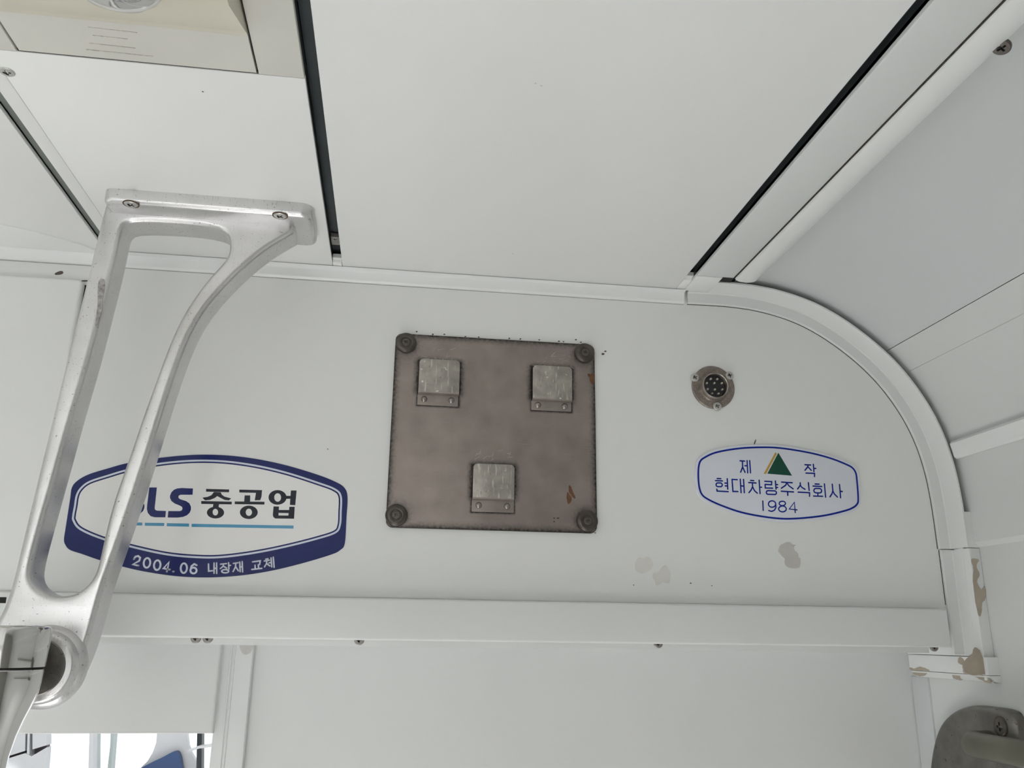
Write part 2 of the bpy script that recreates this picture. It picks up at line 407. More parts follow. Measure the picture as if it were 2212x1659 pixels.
# ---------------------------------------------------------------- end bulkhead
wall = tag(slab('wall_back', rect(-2.0, 0.80, 1.606, 2.11), FW, 0.03, 0.0, 'paint'),
           'white painted end bulkhead carrying the plates and the socket', 'wall', kind='structure')
def chip(pts, m, y=-0.0006, parent=None, name='paint_chip', F=None):
    p = ragged(crom(w2(pts, y), 5), 0.0002 if name == 'paint_chip' else 0.0)
    return slab(name, p, FW, y + 0.0005, y, m, parent if parent else wall, smooth=0)
def cpx(pts, ox, oy, s): return [(ox + a / s, oy + b / s) for a, b in pts]
S6 = 2212 / 420
chip(cpx([(218, 285), (262, 292), (320, 280), (350, 320), (375, 365), (345, 420), (290, 455), (235, 468), (185, 440), (170, 375), (185, 320)], 1340, 1150, S6), 'chip_pale')
chip(cpx([(435, 450), (475, 400), (520, 372), (545, 420), (562, 440), (572, 490), (555, 578), (520, 570), (485, 568), (450, 590), (410, 605), (395, 550), (370, 510), (385, 465)], 1340, 1150, S6), 'chip_pale')
chip(cpx([(1840, 140), (1920, 112), (1965, 140), (2000, 143), (1975, 165), (1985, 205), (2020, 240), (2030, 285), (2050, 300), (2050, 360), (2035, 400), (1980, 408), (1900, 390), (1870, 340), (1872, 300), (1840, 265), (1800, 215), (1815, 170)], 1340, 1150, S6), 'chip_grey')
for px, py, s in ((1492, 1260, 1.6), (1538, 1265, 1.3), (1369, 1264, 1.3), (1286, 1151, 1.4), (1302, 765, 3.0), (1308, 759, 2.0), (1283, 1043, 1.3), (708, 970, 1.2),
                  (900, 716, 2.0), (935, 722, 2.2), (960, 722, 1.6), (1005, 727, 2.0), (1034, 728, 1.6), (1100, 731, 2.0), (1124, 732, 2.2), (1165, 734, 1.7), (1207, 737, 2.2), (1244, 734, 1.8), (1218, 738, 1.6), (1255, 739, 1.8)):
    a = random.random() * 6
    chip([(px + s * 1.2 * math.cos(a + t) * random.uniform(.6, 1.2), py + s * 0.8 * math.sin(a + t) * random.uniform(.6, 1.2)) for t in (0, 1.05, 2.1, 3.14, 4.19, 5.24)], 'chip_dark', name='dirt_speck')
chip([(1629, 958), (1632, 950), (1633, 949), (1632, 955), (1630, 960)], 'chip_dark', name='dirt_speck')

# ---------------------------------------------------------------- trims round the bulkhead
yr = -0.006
rail_top_l, rail_top_r = W(0, 535, -0.012), W(1481, 622, -0.012)
z_l0, z_l1 = W(0, 559.7, -0.004).z, W(1481, 654.7, -0.004).z
x_end = W(1479, 654, yr).x
zb = (z_l0 + z_l1) / 2
prof = [(0, 0.0), (0, -0.0035), (0.0015, -0.0055), (0.0030, -0.0060), (0.0125, -0.0062), (0.0150, -0.0080), (0.0165, -0.0150), (0.0165, 0.0)]
top_rail = sweep('trim_1', [(-2.0, zb), (x_end, zb)], prof, 'trim_white')
tag(top_rail, 'straight white cornice rail where ceiling meets the bulkhead', 'trim', kind='structure')
arc_px = [(1486, 655.0), (1530, 656.8), (1563, 659), (1603, 662.5), (1644, 669.5), (1685, 681), (1725.5, 696), (1760, 711.7), (1822, 752), (1880, 802), (1910, 836.6),
          (1942, 882), (1965, 917.5), (1986.5, 966), (2001.5, 1013), (2012, 1060), (2022, 1125), (2029.5, 1185.6)]
arc = w2(arc_px, -0.004)
arc = [(arc[0][0], arc[0][1])] + arc[1:]
arc = crom(arc, 6, closed=False)
for _k in range(60):
    arc = [arc[0]] + [((arc[i - 1][0] + 2 * arc[i][0] + arc[i + 1][0]) / 4, (arc[i - 1][1] + 2 * arc[i][1] + arc[i + 1][1]) / 4) for i in range(1, len(arc) - 1)] + [arc[-1]]
XI = arc[-1][0]
PROF = [(0, 0.004), (0, -0.003), (0.0012, -0.0042), (0.0150, -0.0050), (0.0162, -0.0062), (0.0192, -0.0325), (0.0205, -0.0350), (0.0228, -0.0350), (0.0232, -0.0330), (0.0232, 0.004)]
tag(sweep('trim_2', arc, PROF, 'trim_side'), 'curved white corner moulding arching from ceiling to side wall', 'trim', kind='structure')
zj = W(2030, 1187, -0.004).z
ze = Xp(2060, 1413, XS - 0.017).z
xl = W(2045, 1290, -0.004).x
tag(sweep('trim_3', [(xl, zj - 0.0004), (xl, ze)], PROF, 'trim_side'), 'lower straight length of white corner moulding with chipped paint', 'trim', kind='structure')
TR3 = bpy.data.objects['trim_3']
SEAM = [(-0.0009, 0.001), (-0.0009, -0.0003), (0.0004, -0.0004), (0.0004, 0.001)]
sweep('dirt_seam', arc, SEAM, 'seam_dirt', bpy.data.objects['trim_2'])
sweep('dirt_seam', [(xl, zj - 0.0004), (xl, 1.648)], SEAM, 'seam_dirt', TR3)
sweep('dirt_seam', [(-2.0, zb), (x_end, zb)], [(-0.0006, 0.001), (-0.0006, -0.0003), (0.0004, -0.0004), (0.0004, 0.001)], 'seam_soft', top_rail)
# joint cover lapping over both lengths of moulding
jx = xl + 0.0165
slab('joint_cover', [(jx + 0.0012, 1.768), (jx + 0.0035, 1.7695), (jx + 0.0062, 1.7675), (jx + 0.0062, 1.62), (jx + 0.0012, 1.62)], FW, -0.0065, -0.0245, 'trim_side', TR3, r=0.0008)
# header band over the doorway
hd = w2([(-120, 1273.2), (2047, 1315), (2058, 1398.6), (-120, 1372.0)], -0.02)
zt_, zb_ = (hd[0][1] + hd[1][1]) / 2, (hd[2][1] + hd[3][1]) / 2
hx = (hd[1][0] + hd[2][0]) / 2
header = slab('trim_4', [(-2.0, zb_), (hx, zb_), (hx, zt_), (-2.0, zt_)], FW, 0.0, -0.02, 'trim_side', r=0.0035, seg=4)
tag(header, 'wide white header band above the sliding door', 'trim', kind='structure')
slab('dirt_seam', rect(-0.40, hx, zt_ - 0.0010, zt_ + 0.0009), FW, 0.0, -0.0004, 'seam_soft', header, smooth=0)
slab('latch_slot', w2([(-40, 1290), (14, 1290), (12, 1303), (-40, 1302)], -0.0204), FW, -0.020, -0.0204, 'gap', header)
# lintel face under the header with its screws
lint = slab('trim_5', rect(-2.0, W(1962, 1400, 0.03).x + 0.03, W(1000, 1399, 0.03).z, 1.60), FW, 0.06, 0.03, 'trim_white')
tag(lint, 'narrow white lintel strip hidden under the header band', 'trim', kind='structure')
for px, py in ((423, 1378), (449, 1378), (776, 1382), (1422, 1389), (2018, 1397)):
    p = W(px, py, 0.0285); place('screw', SCREW_D, p, FACE_CAM, lint, 0.0062)

# ---------------------------------------------------------------- sliding door leaf and door head
door = thing('door_1', 'white sliding door leaf with ribbed leading edge behind the header', 'door', (0.25, YB, 0), kind='structure')
dx0 = W(548, 1400, YB - 0.012).x
slab('door_panel', rect(dx0 - 0.005, W(1964, 1440, YB).x + 0.06, 0.0, 1.62), FW, YB + 0.03, YB, 'paint_door', door)
sx0, sx1 = W(478, 1400, YB - 0.012).x, dx0
slab('stile', rect(sx0, sx1, 0.0, 1.62), FW, YB + 0.02, YB - 0.012, 'trim_white', door, r=0.002)
for px in (493, 500):
    xr = W(px, 1480, YB - 0.012).x
    slab('rib', rect(xr - 0.0012, xr + 0.0012, 0.0, 1.62), FW, YB - 0.012, YB - 0.0135, 'trim_white', door, r=0.0008)
sm = w2([(518, 1384), (545, 1384), (544, 1404), (538, 1412), (528, 1414), (520, 1405)], YB - 0.0124)
slab('smudge', crom(sm, 4), FW, YB - 0.0119, YB - 0.0124, 'smudge', door, smooth=0)
yh = YB - 0.03
hp = w2([(-300, 1375), (477, 1375), (459, 1585), (-300, 1587)], yh)
head = slab('door_head', [(-1.2, hp[2][1]), (W(459, 1585, yh).x, hp[2][1]), (W(479, 1380, yh).x, 1.63), (-1.2, 1.63)], FW, yh + 0.012, yh, 'paint_door', door, r=0.003)
box('roof_panel', -2.1, XS + 0.1, 0.03, 3.0, 2.11, 2.15, 'paint', thing('ceiling_vestibule', 'ceiling of the space beyond the doorway', 'ceiling', (0, 1.5, 2.11), kind='structure'))
sc = thing('wall_end_jamb', 'plain white jamb wall left of the doorway', 'wall', (-1.3, 0.1, 0), kind='structure')
box('jamb_panel', -2.0, -0.62, 0.062, 0.155, 0.0, 1.62, 'paint', sc)

# ---------------------------------------------------------------- ceiling
ceil = thing('ceiling', 'white panelled ceiling with dark slots running lengthwise', 'ceiling', (0, -1.5, ZC), kind='structure')
def cpanel(name, x0, x1, y0, y1, m='paint_ceiling', z=ZC, t=0.008, r=0.0012):
    return slab(name, rect(x0, x1, y0, y1), FC, z + t, z, m, ceil, r=r, seg=2)
box('roof_shell', XL - 0.1, XS + 0.2, YN, 0.05, 2.16, 2.19, 'gap', ceil)
S1L, S1R, S2L, S2R, S3L, S3R = -0.3900, -0.3790, -0.0982, -0.0855, 0.3795, 0.3925
cpanel('ceiling_panel', XL, S1L, YN, -0.010)
cpanel('border_strip', S1R, -0.3640, YN, -0.010, r=0.0004)
cpanel('ceiling_panel', -0.3637, S2L, -0.4215, -0.010, r=0.0006)
cpanel('ceiling_panel', -0.3637, S2L, YN, -0.90)
cpanel('ceiling_panel', S2R, S3L, YN, -0.010)
cpanel('ceiling_band', S3R, 0.4460, YN, -0.062, 'trim_grey', r=0.0025)
cpanel('slot_plug', S2L + 0.0004, S2R - 0.0004, -0.0255, -0.010, r=0.0004)
cpanel('slot_plug', S3L + 0.0004, S3R - 0.0004, -0.0460, -0.010, r=0.0004)
cpanel('slot_plug', S1L + 0.0004, S1R - 0.0004, -0.0440, -0.010, r=0.0004)
cpanel('corner_infill', S3R + 0.0003, 0.4300, -0.0615, -0.010, 'trim_white', r=0.0004)
def channel(x0, x1, y1, m, d):
    w = 0.003
    slab('slot_channel', [(x0 - w, ZC + 0.004), (x0, ZC + 0.004), (x0, ZC + d), (x1, ZC + d), (x1, ZC + 0.004), (x1 + w, ZC + 0.004), (x1 + w, ZC + d + w), (x0 - w, ZC + d + w)],
         FW, YN, y1, m, ceil)
channel(S1L, S1R, -0.038, 'slot_olive', 0.0062)
channel(S2L, S2R, -0.020, 'slot_dark', 0.016)
channel(S3L, S3R, -0.040, 'slot_dark', 0.016)
box('slot_ramp', S2L + .0006, S2R - .0006, -0.0330, -0.0225, ZC + 0.0035, ZC + 0.009, 'trim_white', ceil)
box('slot_ramp', S3L + .0006, S3R - .0006, -0.0540, -0.0430, ZC + 0.0035, ZC + 0.009, 'trim_white', ceil)
box('slot_bracket', S2L + .001, S2R - .001, -0.0850, -0.0620, ZC + 0.0085, ZC + 0.014, 'screw_dark', ceil)
place('screw', SCREW_D, (-0.0915, -0.0800, ZC + 0.0085), FACE_DOWN, ceil, 0.0050)
fl_ = [((q := Zp(a, b, ZC - 0.0025)).x, q.y) for a, b in ((-60, 476), (0, 487), (60, 499), (125, 516), (175, 530), (205, 541), (205, 549), (100, 541), (0, 530), (-60, 524))]
slab('cornice_flange', fl_, FC, ZC, ZC - 0.0025, 'trim_white', ceil, r=0.0008)
# rounded cover bead between band and cove
rz = ZC
slab('dirt_seam', rect(0.4458, 0.4470, YN, -0.0640), FC, ZC + 0.006, ZC - 0.0004, 'seam_dirt', ceil, smooth=0)
bead = [(0.4468, rz + 0.006), (0.4468, rz - 0.0015), (0.4480, rz - 0.0035), (0.4520, rz - 0.0052), (0.4620, rz - 0.0062), (0.4715, rz - 0.0050), (0.4755, rz - 0.0030), (0.4768, rz), (0.4768, rz + 0.006)]
slab('cover_bead', bead, FW, YN, -0.0640, 'trim_white', ceil, r=0.001)
box('backing_strip', 0.42, 0.56, YN, 0.0, ZC + 0.036, ZC + 0.042, 'gap', ceil)
box('gap_filler', 0.430, 0.452, -0.0630, -0.012, ZC + 0.0062, ZC + 0.012, 'gap', ceil)
p = Zp(15, 155, ZC); place('screw', SCREW, (p.x, p.y, ZC - 0.0002), FACE_DOWN, ceil, 0.0068)
p = Zp(2148, 98, ZC - 0.0035); place('screw', SCREW_B, (0.4758, p.y, ZC - 0.0048), (math.pi, 0.45, 0.3), ceil, 0.0075)
for px, py in ((438, 198), (1157, 180), (1170, 185), (1108, 548), (1965, 660)):
    p = Zp(px, py, ZC); q = [(p.x + 0.0009 * math.cos(t) * random.uniform(.6, 1.6), p.y + 0.0006 * math.sin(t)) for t in (0, 1, 2, 3, 4, 5)]
    if px < 1900: slab('dirt_speck', q, FC, ZC, ZC - 0.0003, 'smudge' if py != 198 else 'chip_dark', ceil, smooth=0)

# ---------------------------------------------------------------- right side: cove, strip, ledge, wall
def off_open(path, d):
    out = []
    for i, p in enumerate(path):
        a, b = path[max(i - 1, 0)], path[min(i + 1, len(path) - 1)]
        tx, tz = b[0] - a[0], b[1] - a[1]; l = math.hypot(tx, tz)
        out.append((p[0] - tz / l * d, p[1] + tx / l * d))
    return out
box('outer_skin', XS + 0.06, XS + 0.08, YN, 0.1, 1.0, 2.19, 'gap', ceil)
side = thing('wall_right', 'curved white cove and side wall along the right', 'wall', (XS, -1.5, 0), kind='structure')
cov = [(x, z) for x, z in off_open(arc, 0.0315) if x > 0.47]
cov = [(0.462, ZC + 0.012), (0.474, ZC + 0.0125)] + [(x, min(z, ZC + 0.0125)) for x, z in cov if x > 0.482]
cov[-1] = (XS, cov[-1][1])
cov = [(min(x, XS), z) for x, z in cov]
def cut_at(ang):      # first cove point past a sight angle seen from the camera axis
    for i, (x, z) in enumerate(cov):
        if math.atan2(z - CAM.z, x - CAM.x) < ang: return i
    return len(cov) - 1
def ang(px, py, y=-0.035):
    p = W(px, py, y); return math.atan2(p.z - CAM.z, p.x - CAM.x)
i1, i2, i3, i4 = cut_at(ang(1925, 745)), cut_at(ang(1971.5, 788.6)), cut_at(ang(2064, 945)), cut_at(ang(2075.3, 981.5))
def shell(name, pts, m, y0, y1, t=0.004, parent=side):
    o = off_open(pts, t)
    return slab(name, pts + o[::-1], FW, y0, y1, m, parent, smooth=35)
def gapcut(pts, g=0.0010):      # open a hairline joint at both ends
    a, b = Vector(pts[0]), Vector(pts[1]); pts = list(pts)
    pts[0] = tuple(a + (b - a).normalized() * g)
    return pts
shell('cove_panel', cov[:i1 + 1], 'paint_cool_shaded', YN, 0.0)
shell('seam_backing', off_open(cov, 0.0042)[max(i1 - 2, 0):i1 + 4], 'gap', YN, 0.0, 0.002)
shell('ledge_backing', cov[i3:i4 + 1], 'paint_side_shaded', YN, 0.0)
shell('lower_cove_panel', gapcut(cov[i1:i2 + 1]), 'paint_side_shaded', YN, 0.0)
shell('shoulder_panel', gapcut(cov[i2:i3 + 1], 0.0003), 'paint_side_shaded', YN, 0.0)
lz1, lz0 = W(2064.2, 945.2, -0.036).z, W(2075.3, 981.5, -0.036).z
lx = cov[i3][0]
a3, a4 = Vector(cov[i3]), Vector(cov[i4])
dirv = (a4 - a3).normalized(); nrm = Vector((-dirv.y, dirv.x)); nrm = -nrm if nrm.x > 0 else nrm
c0, c1 = a3, a4 + dirv * 0.001
lp = [tuple(c0 + nrm * -0.004), tuple(c0 + nrm * 0.006), tuple(c0 + nrm * 0.0085 + dirv * 0.003), tuple(c1 + nrm * 0.0085 - dirv * 0.003), tuple(c1 + nrm * 0.006), tuple(c1 + nrm * -0.004)]
slab('ledge_rail', lp, FW, YN, -0.0365, 'trim_white', side, r=0.003)
shell('side_panel', cov[i4:] , 'paint_side_shaded', YN, 0.0)
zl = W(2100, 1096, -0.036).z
slab('valance_panel', rect(YN, -0.0365, zl, cov[i4][1] - 0.003), FS, XS, XS - 0.0022, 'paint_side_shaded', side, r=0.0008)
slab('side_wall_panel', rect(YN, 3.0, 0.0, zl + 0.02), FS, XS + 0.03, XS, 'paint_side_shaded', side)
# horizontal trim returning into the doorway, and corner pilaster
TXD = XS - 0.017
yd = Xp(1963, 1430, TXD).y
zt1, zt2, zt3 = Xp(2060, 1417, TXD).z, Xp(2060, 1454, TXD).z, Xp(2060, 1467, XS - 0.008).z
slab('door_trim', rect(-0.0405, yd, zt2, zt1), FS, XS, TXD, 'trim_side', side, r=0.0012)
slab('door_trim_lip', [(TXD + 0.0012, zt2 - 0.0006), (XS - 0.0075, zt3), (XS, zt3 - 0.001), (XS, zt2 - 0.0006)], FW, yd, -0.0405, 'trim_side', side)
slab('door_trim_upper', rect(-0.0080, yd, zt1 + 0.0006, Xp(2000, 1392, TXD).z), FS, XS, TXD - 0.0004, 'trim_side', side, r=0.0010)
slab('corner_pilaster', rect(Xp(2008, 1470, XS).y, Xp(1973, 1470, XS).y, 0.0, zt3 - 0.0005), FS, XS, XS - 0.0030, 'paint_cool_shaded', side, r=0.001)
def schip(pts, x, m='chip_beige', parent=side):
    q = [((p := Xp(a, b, x)).y, p.z) for a, b in pts]
    return slab('paint_chip', ragged(crom(q, 5), 0.0005), FS, x + 0.0004, x, m, parent, smooth=0)
S9 = 2212 / 312
schip(cpx([(1215, 570), (1265, 580), (1330, 650), (1390, 660), (1425, 640), (1440, 790), (1600, 790), (1560, 835), (1400, 838), (1280, 800), (1275, 700), (1205, 650)], 1900, 1340, S9), TXD - 0.0003)
schip(cpx([(460, 720), (530, 740), (600, 712), (680, 725), (770, 770), (740, 800), (690, 845), (600, 855), (520, 820), (480, 770)], 1900, 1340, S9), XS - 0.0135)
schip(cpx([(1115, 830), (1200, 822), (1240, 890), (1275, 915), (1190, 910), (1130, 885)], 1900, 1340, S9), XS - 0.0135)
schip(cpx([(1430, 850), (1500, 840), (1640, 850), (1700, 930), (1690, 965), (1580, 925), (1480, 875)], 1900, 1340, S9), XS - 0.0135)
def mchip(pts, y=-0.034):      # chips on the moulding's inner flange
    q = [((p := Xp(a, b, xl + 0.0192)).y, p.z) for a, b in pts]
    return slab('paint_chip', crom(q, 3), FS, xl + 0.0190, xl + 0.0180, 'chip_beige', TR3, smooth=0)
schip(cpx([(462, 722), (530, 740), (600, 712), (680, 725), (765, 768), (700, 775), (600, 768), (480, 765)], 1900, 1340, S9), TXD - 0.0003)
SA = 850 / 312
def lipchip(pts):
    p = ragged(crom(w2(cpx(pts, 1900, 1050, SA), -0.0356), 5), 0.0004)
    return slab('paint_chip', p, FW, -0.0350, -0.0356, 'chip_beige', TR3, smooth=0)
zlip = W(2107, 1106, -0.0345).z
slab('moulding_lip', rect(XI + 0.0205, XS - 0.0002, zj + 0.0004, zlip), FW, -0.0300, -0.0345, 'trim_side', bpy.data.objects['trim_2'], r=0.0006)
LIP = slab('moulding_lip', [(xl + 0.0205, 1.5535), (XS - 0.0002, 1.5535), (XS - 0.0002, zj - 0.0004), (xl + 0.0205, zj - 0.0004)], FW, -0.0300, -0.0345, 'trim_side', TR3, r=0.0006)
lipchip([(540, 430), (585, 432), (570, 470), (590, 520), (575, 560), (600, 610), (620, 590), (625, 660), (605, 690), (600, 750), (585, 765), (565, 680), (550, 560), (552, 480)])
lipchip([(520, 1010), (545, 985), (560, 950), (590, 965), (610, 1010), (640, 1040), (640, 1080), (690, 1110), (700, 1160), (660, 1150), (625, 1110), (540, 1110), (500, 1090), (490, 1050)])

# ---------------------------------------------------------------- rest of the room (outside the frame)
fl = tag(box('floor', XL - .1, XS + .1, YN, 3.0, -0.05, 0.0, 'floor'), 'grey vinyl floor of the vestibule', 'floor', kind='structure')
wn = tag(slab('wall_front', rect(XL, XS + .05, 0.0, 2.2), FW, YN - 0.05, YN, 'paint', holes=[rect(-1.6, 0.4, 0.8, 1.75)]), 'white partition with windows behind the viewer', 'wall', kind='structure')
wl = tag(slab('wall_left', rect(YN, 0.03, 0.0, 2.2), FS, XL - 0.06, XL, 'paint', holes=[rect(-1.5, -0.4, 0.80, 1.35), rect(-3.6, -2.3, 0.75, 1.5)]),
         'white left side wall with window openings', 'wall', kind='structure')

mat('blocker_grey', (0.30, 0.29, 0.27), 0.6, var=0.05)
pw = tag(box('wall_light_blocker', 0.05, XS, -1.82, -1.74, 0.0, 2.06, 'blocker_grey'), 'added grey light blocker on the right behind the viewer', 'wall', kind='structure')  # unseen panel, added to keep the back light off the right side
# ================================================================== LETTERING
def ribbon(bm, pts, w, y, closed=False, caps=True):
    """stroke of width w (m) following x,z points, laid flat at depth y"""
    n = len(pts); L, R = [], []
    for i in range(n):
        a = pts[i - 1] if (i > 0 or closed) else pts[i]; b = pts[(i + 1) % n] if (i < n - 1 or closed) else pts[i]
        def un(s, e):
            x, z = e[0] - s[0], e[1] - s[1]; l = math.hypot(x, z)
            return (x / l, z / l) if l > 1e-9 else None
        t1, t2 = un(a, pts[i]), un(pts[i], b)
        t1 = t1 or t2; t2 = t2 or t1
        nx, nz = -(t1[1] + t2[1]), t1[0] + t2[0]; l = math.hypot(nx, nz) or 1; nx, nz = nx / l, nz / l
        k = min(1 / max(nx * -t1[1] + nz * t1[0], 0.35), 1.6) * w / 2
        L.append(bm.verts.new((pts[i][0] + nx * k, y, pts[i][1] + nz * k))); R.append(bm.verts.new((pts[i][0] - nx * k, y, pts[i][1] - nz * k)))
    for i in range(n if closed else n - 1):
        j = (i + 1) % n; bm.faces.new((L[i], L[j], R[j], R[i]))
    if caps and not closed:
        for p in (pts[0], pts[-1]):
            bm.faces.new([bm.verts.new((p[0] + w / 2 * math.cos(t * math.pi / 6), y, p[1] + w / 2 * math.sin(t * math.pi / 6))) for t in range(12)])
def fill(bm, pts, y, holes=()):
    loops = [pts] + list(holes)
    vs = [bm.verts.new((u, y, v)) for lp in loops for u, v in lp]
    for t in tessellate_polygon([[Vector((u, v, 0)) for u, v in lp] for lp in loops]):
        try: bm.faces.new([vs[i] for i in t])
        except ValueError: pass
def flat_mesh(name, bm, m, parent):
    for f in bm.faces:
        f.normal_update()
        if f.normal.y > 0: f.normal_flip()
    me = bpy.data.meshes.new(name); bm.to_mesh(me); bm.free(); me.materials.append(MATS[m])
    o = bpy.data.objects.new(name, me); COL.objects.link(o); attach(o, parent); return o
def ell(cx, cy, rx, ry, n=28, rot=0.0):
    c, s = math.cos(rot), math.sin(rot)
    return [(cx + rx * math.cos(t) * c - ry * math.sin(t) * s, cy + rx * math.cos(t) * s + ry * math.sin(t) * c) for t in [2 * math.pi * k / n for k in range(n)]]
def rbox(cx, cy, hw, hh, sk_=0.0):
    r = min(hw, hh) * 0.95; out = []
    for x, y in rrect(cx - hw, cx + hw, cy - hh, cy + hh, r, 6): out.append((x, y + sk_ * (x - cx)))
    return out
PXM = (W(1700, 1050).x - W(1699, 1050).x)      # metres per pixel there

# ================================================================== SMALLER THINGS ON THE BULKHEAD
# ---------------------------------------------------------------- flat cover left of the bracket
yc = -0.012
cv = w2([(177, 602), (0, 592)], yc)
cx1 = (W(177, 606, yc).x + W(150, 780, yc).x) / 2
czt, czb = W(90, 597, yc).z, W(8, 1281, yc).z
slab('cabinet_cover', rrect(-0.95, cx1, czb, czt, 0.006, 5), FW, 0.0, yc, 'paint', r=0.004, seg=4)
cc = tag(bpy.data.objects['cabinet_cover'], 'raised white cover panel with rounded edge behind the aluminium bracket', 'panel')
slab('shadow_gap', rect(cx1 - 0.002, cx1 + 0.0028, czb + 0.01, czt - 0.004), FW, 0.0, -0.0012, 'gap', cc)
chip(cpx([(870, 965), (940, 930), (990, 925), (1003, 955), (975, 975), (900, 985)], 0, 460, 2212 / 300), 'chip_dark')
chip(cpx([(1305, 1072), (1400, 1070), (1405, 1078), (1370, 1090), (1310, 1088)], 0, 460, 2212 / 300), 'chip_dark')

# ---------------------------------------------------------------- steel plate with three clips
PY = -0.004
ppx = [(856, 719), (1284, 745), (1290.5, 1153), (832, 1138)]
pq = w2(ppx, PY)
PX0, PX1 = (pq[0][0] + pq[3][0]) / 2, (pq[1][0] + pq[2][0]) / 2
PZ0, PZ1 = (pq[2][1] + pq[3][1]) / 2, (pq[0][1] + pq[1][1]) / 2
plate = thing('mounting_plate', 'square brown-grey steel plate with three spring clips and corner buffers', 'metal plate', ((PX0 + PX1) / 2, 0, PZ0))
gm = grime_metal()
P0 = slab('plate', rrect(PX0, PX1, PZ0, PZ1, 0.009), FW, 0.0, PY, gm[0], plate, r=0.0008)
SB = 1761 / 520
clips = [[(362, 285), (657, 300), (650, 540), (350, 520), 530, 548, 622, 640, (342, 640)],
         [(1195, 332), (1478, 348), (1475, 590), (1183, 570), 575, 595, 660, 678, (1177, 1470)],
         [(755, 1050), (1055, 1065), (1055, 1310), (748, 1300), 1318, 1330, 1408, 1413, (740, 1050)]]
gboxes = []
for k, c in enumerate(clips):
    yt = PY - 0.0075
    q = w2(cpx(c[:4], 800, 690, SB), yt)
    x0, x1 = (q[0][0] + q[3][0]) / 2, (q[1][0] + q[2][0]) / 2
    z1, z0 = (q[0][1] + q[1][1]) / 2, (q[2][1] + q[3][1]) / 2
    t = w2(cpx([(c[8][0], c[6]), (c[8][1], c[7])], 800, 690, SB), PY - 0.0015)
    zt = (t[0][1] + t[1][1]) / 2
    cl = tag(slab('spring_clip', [(x0, z0), (x1, z0)] + [(x, z) for x, z in rrect(x0, x1, z0, z1, 0.0055)[7:21]], FW, yt + 0.0016, yt, 'clip_steel', plate, r=0.0005),
             None)
    # bent neck and riveted tab
    tb = slab('clip_tab', rect(t[0][0], t[1][0], zt, z0 - 0.0022), FW, PY, PY - 0.0022, 'clip_tab', cl, r=0.0004)
    nk = slab('clip_neck', [(yt, z0 + 0.001), (yt + 0.0012, z0 - 0.0014), (PY - 0.0012, z0 - 0.0034), (PY, z0 - 0.0034), (PY, z0 - 0.0022), (yt + 0.0026, z0 + 0.0004), (yt + 0.0016, z0 + 0.001)],
              lambda u, v, d: Vector((d, u, v)), x0, x1, 'clip_tab', cl)
    wx = t[1][0] - t[0][0]; zm = (zt + z0 - 0.0022) / 2 + 0.0005
    for fx in (0.165, 0.835):
        lathe('rivet', [(0, 0.0026), (0.0016, 0.0024), (0.0032, 0.0016), (0.0042, 0.0)], (t[0][0] + fx * wx, PY - 0.0022, zm), (0, -1, 0), 'rivet', cl, n=20)
    gboxes.append((((x0 + x1) / 2, PY, (z0 + z1) / 2), ((x1 - x0) / 2, 1, (z1 - z0) / 2 - 0.002), 0.011, 1.15))
    gboxes.append((((x0 + x1) / 2, PY, (zt + z0) / 2), ((x1 - x0) / 2 + 0.001, 1, (z0 - zt) / 2 + 0.0005), 0.0035, 1.0))
    bm = bmesh.new()
    for _k in range(16):
        u0 = x0 + (x1 - x0) * random.random(); v0 = z1 + 0.001 + 0.018 * random.random() ** 1.5
        an = random.choice((0.0, 0.1, 0.6, 1.2, -0.7)) + random.uniform(-.2, .2); ln = random.uniform(0.003, 0.009)
        ribbon(bm, [(u0, v0), (u0 + ln * math.cos(an), v0 + ln * math.sin(an))], random.uniform(0.0003, 0.0007), PY - 0.00005, caps=False)
    tag(flat_mesh('scratches', bm, 'scratch', P0), kind='stuff')
for px, py in ((262, 168), (1570, 243), (190, 1430), (1590, 1473)):
    q = W(800 + px / SB, 690 + py / SB, PY - 0.004)
    bf = lathe('buffer', [(0, 0.0050), (0.0062, 0.0050), (0.0068, 0.0058), (0.0085, 0.0062), (0.0118, 0.0056), (0.0136, 0.0040), (0.0140, 0.0020), (0.0140, 0.0)], (q.x, PY, q.z), (0, -1, 0), 'bumper', plate, n=36)
    s = place('screw', SCREW_B, (q.x, PY - 0.0056, q.z), (math.pi / 2, random.random(), 0), bf, 0.0048)
    gboxes.append(((q.x, PY, q.z), (0.0, 1, 0.0), 0.028, 1.35))
add_grime(gm, gboxes, (((PX0 + PX1) / 2, 0, (PZ0 + PZ1) / 2), ((PX1 - PX0) / 2, 1, (PZ1 - PZ0) / 2)), 0.012)
def pchip(pts, m, ox, oy, s, name='rust_patch'):
    return slab(name, ragged(crom(w2(cpx(pts, ox, oy, s), PY - 0.0003), 5), 0.0003 if m == 'rust' else 0.0), FW, PY, PY - 0.0003, m, P0, smooth=0)
SR = 2212 / 340
pchip([(1622, 510), (1650, 530), (1665, 570), (1680, 610), (1712, 685), (1690, 690), (1650, 650), (1620, 590)], 'rust', 980, 970, SR)
pchip([(1605, 600), (1625, 640), (1655, 670), (1655, 730), (1625, 770), (1605, 765), (1590, 700), (1590, 640)], 'rust', 980, 970, SR)
pchip([(1570, 805), (1640, 810), (1690, 800), (1692, 990), (1640, 1000), (1600, 930), (1600, 880), (1575, 850)], 'rust', 1100, 720, 2028 / 220)
pchip([(1400, 965), (1420, 960), (1425, 978), (1405, 980)], 'chip_dark', 980, 970, SR, 'dirt_speck')
pchip([(1445, 970), (1475, 958), (1488, 970), (1465, 985)], 'chip_dark', 980, 970, SR, 'dirt_speck')
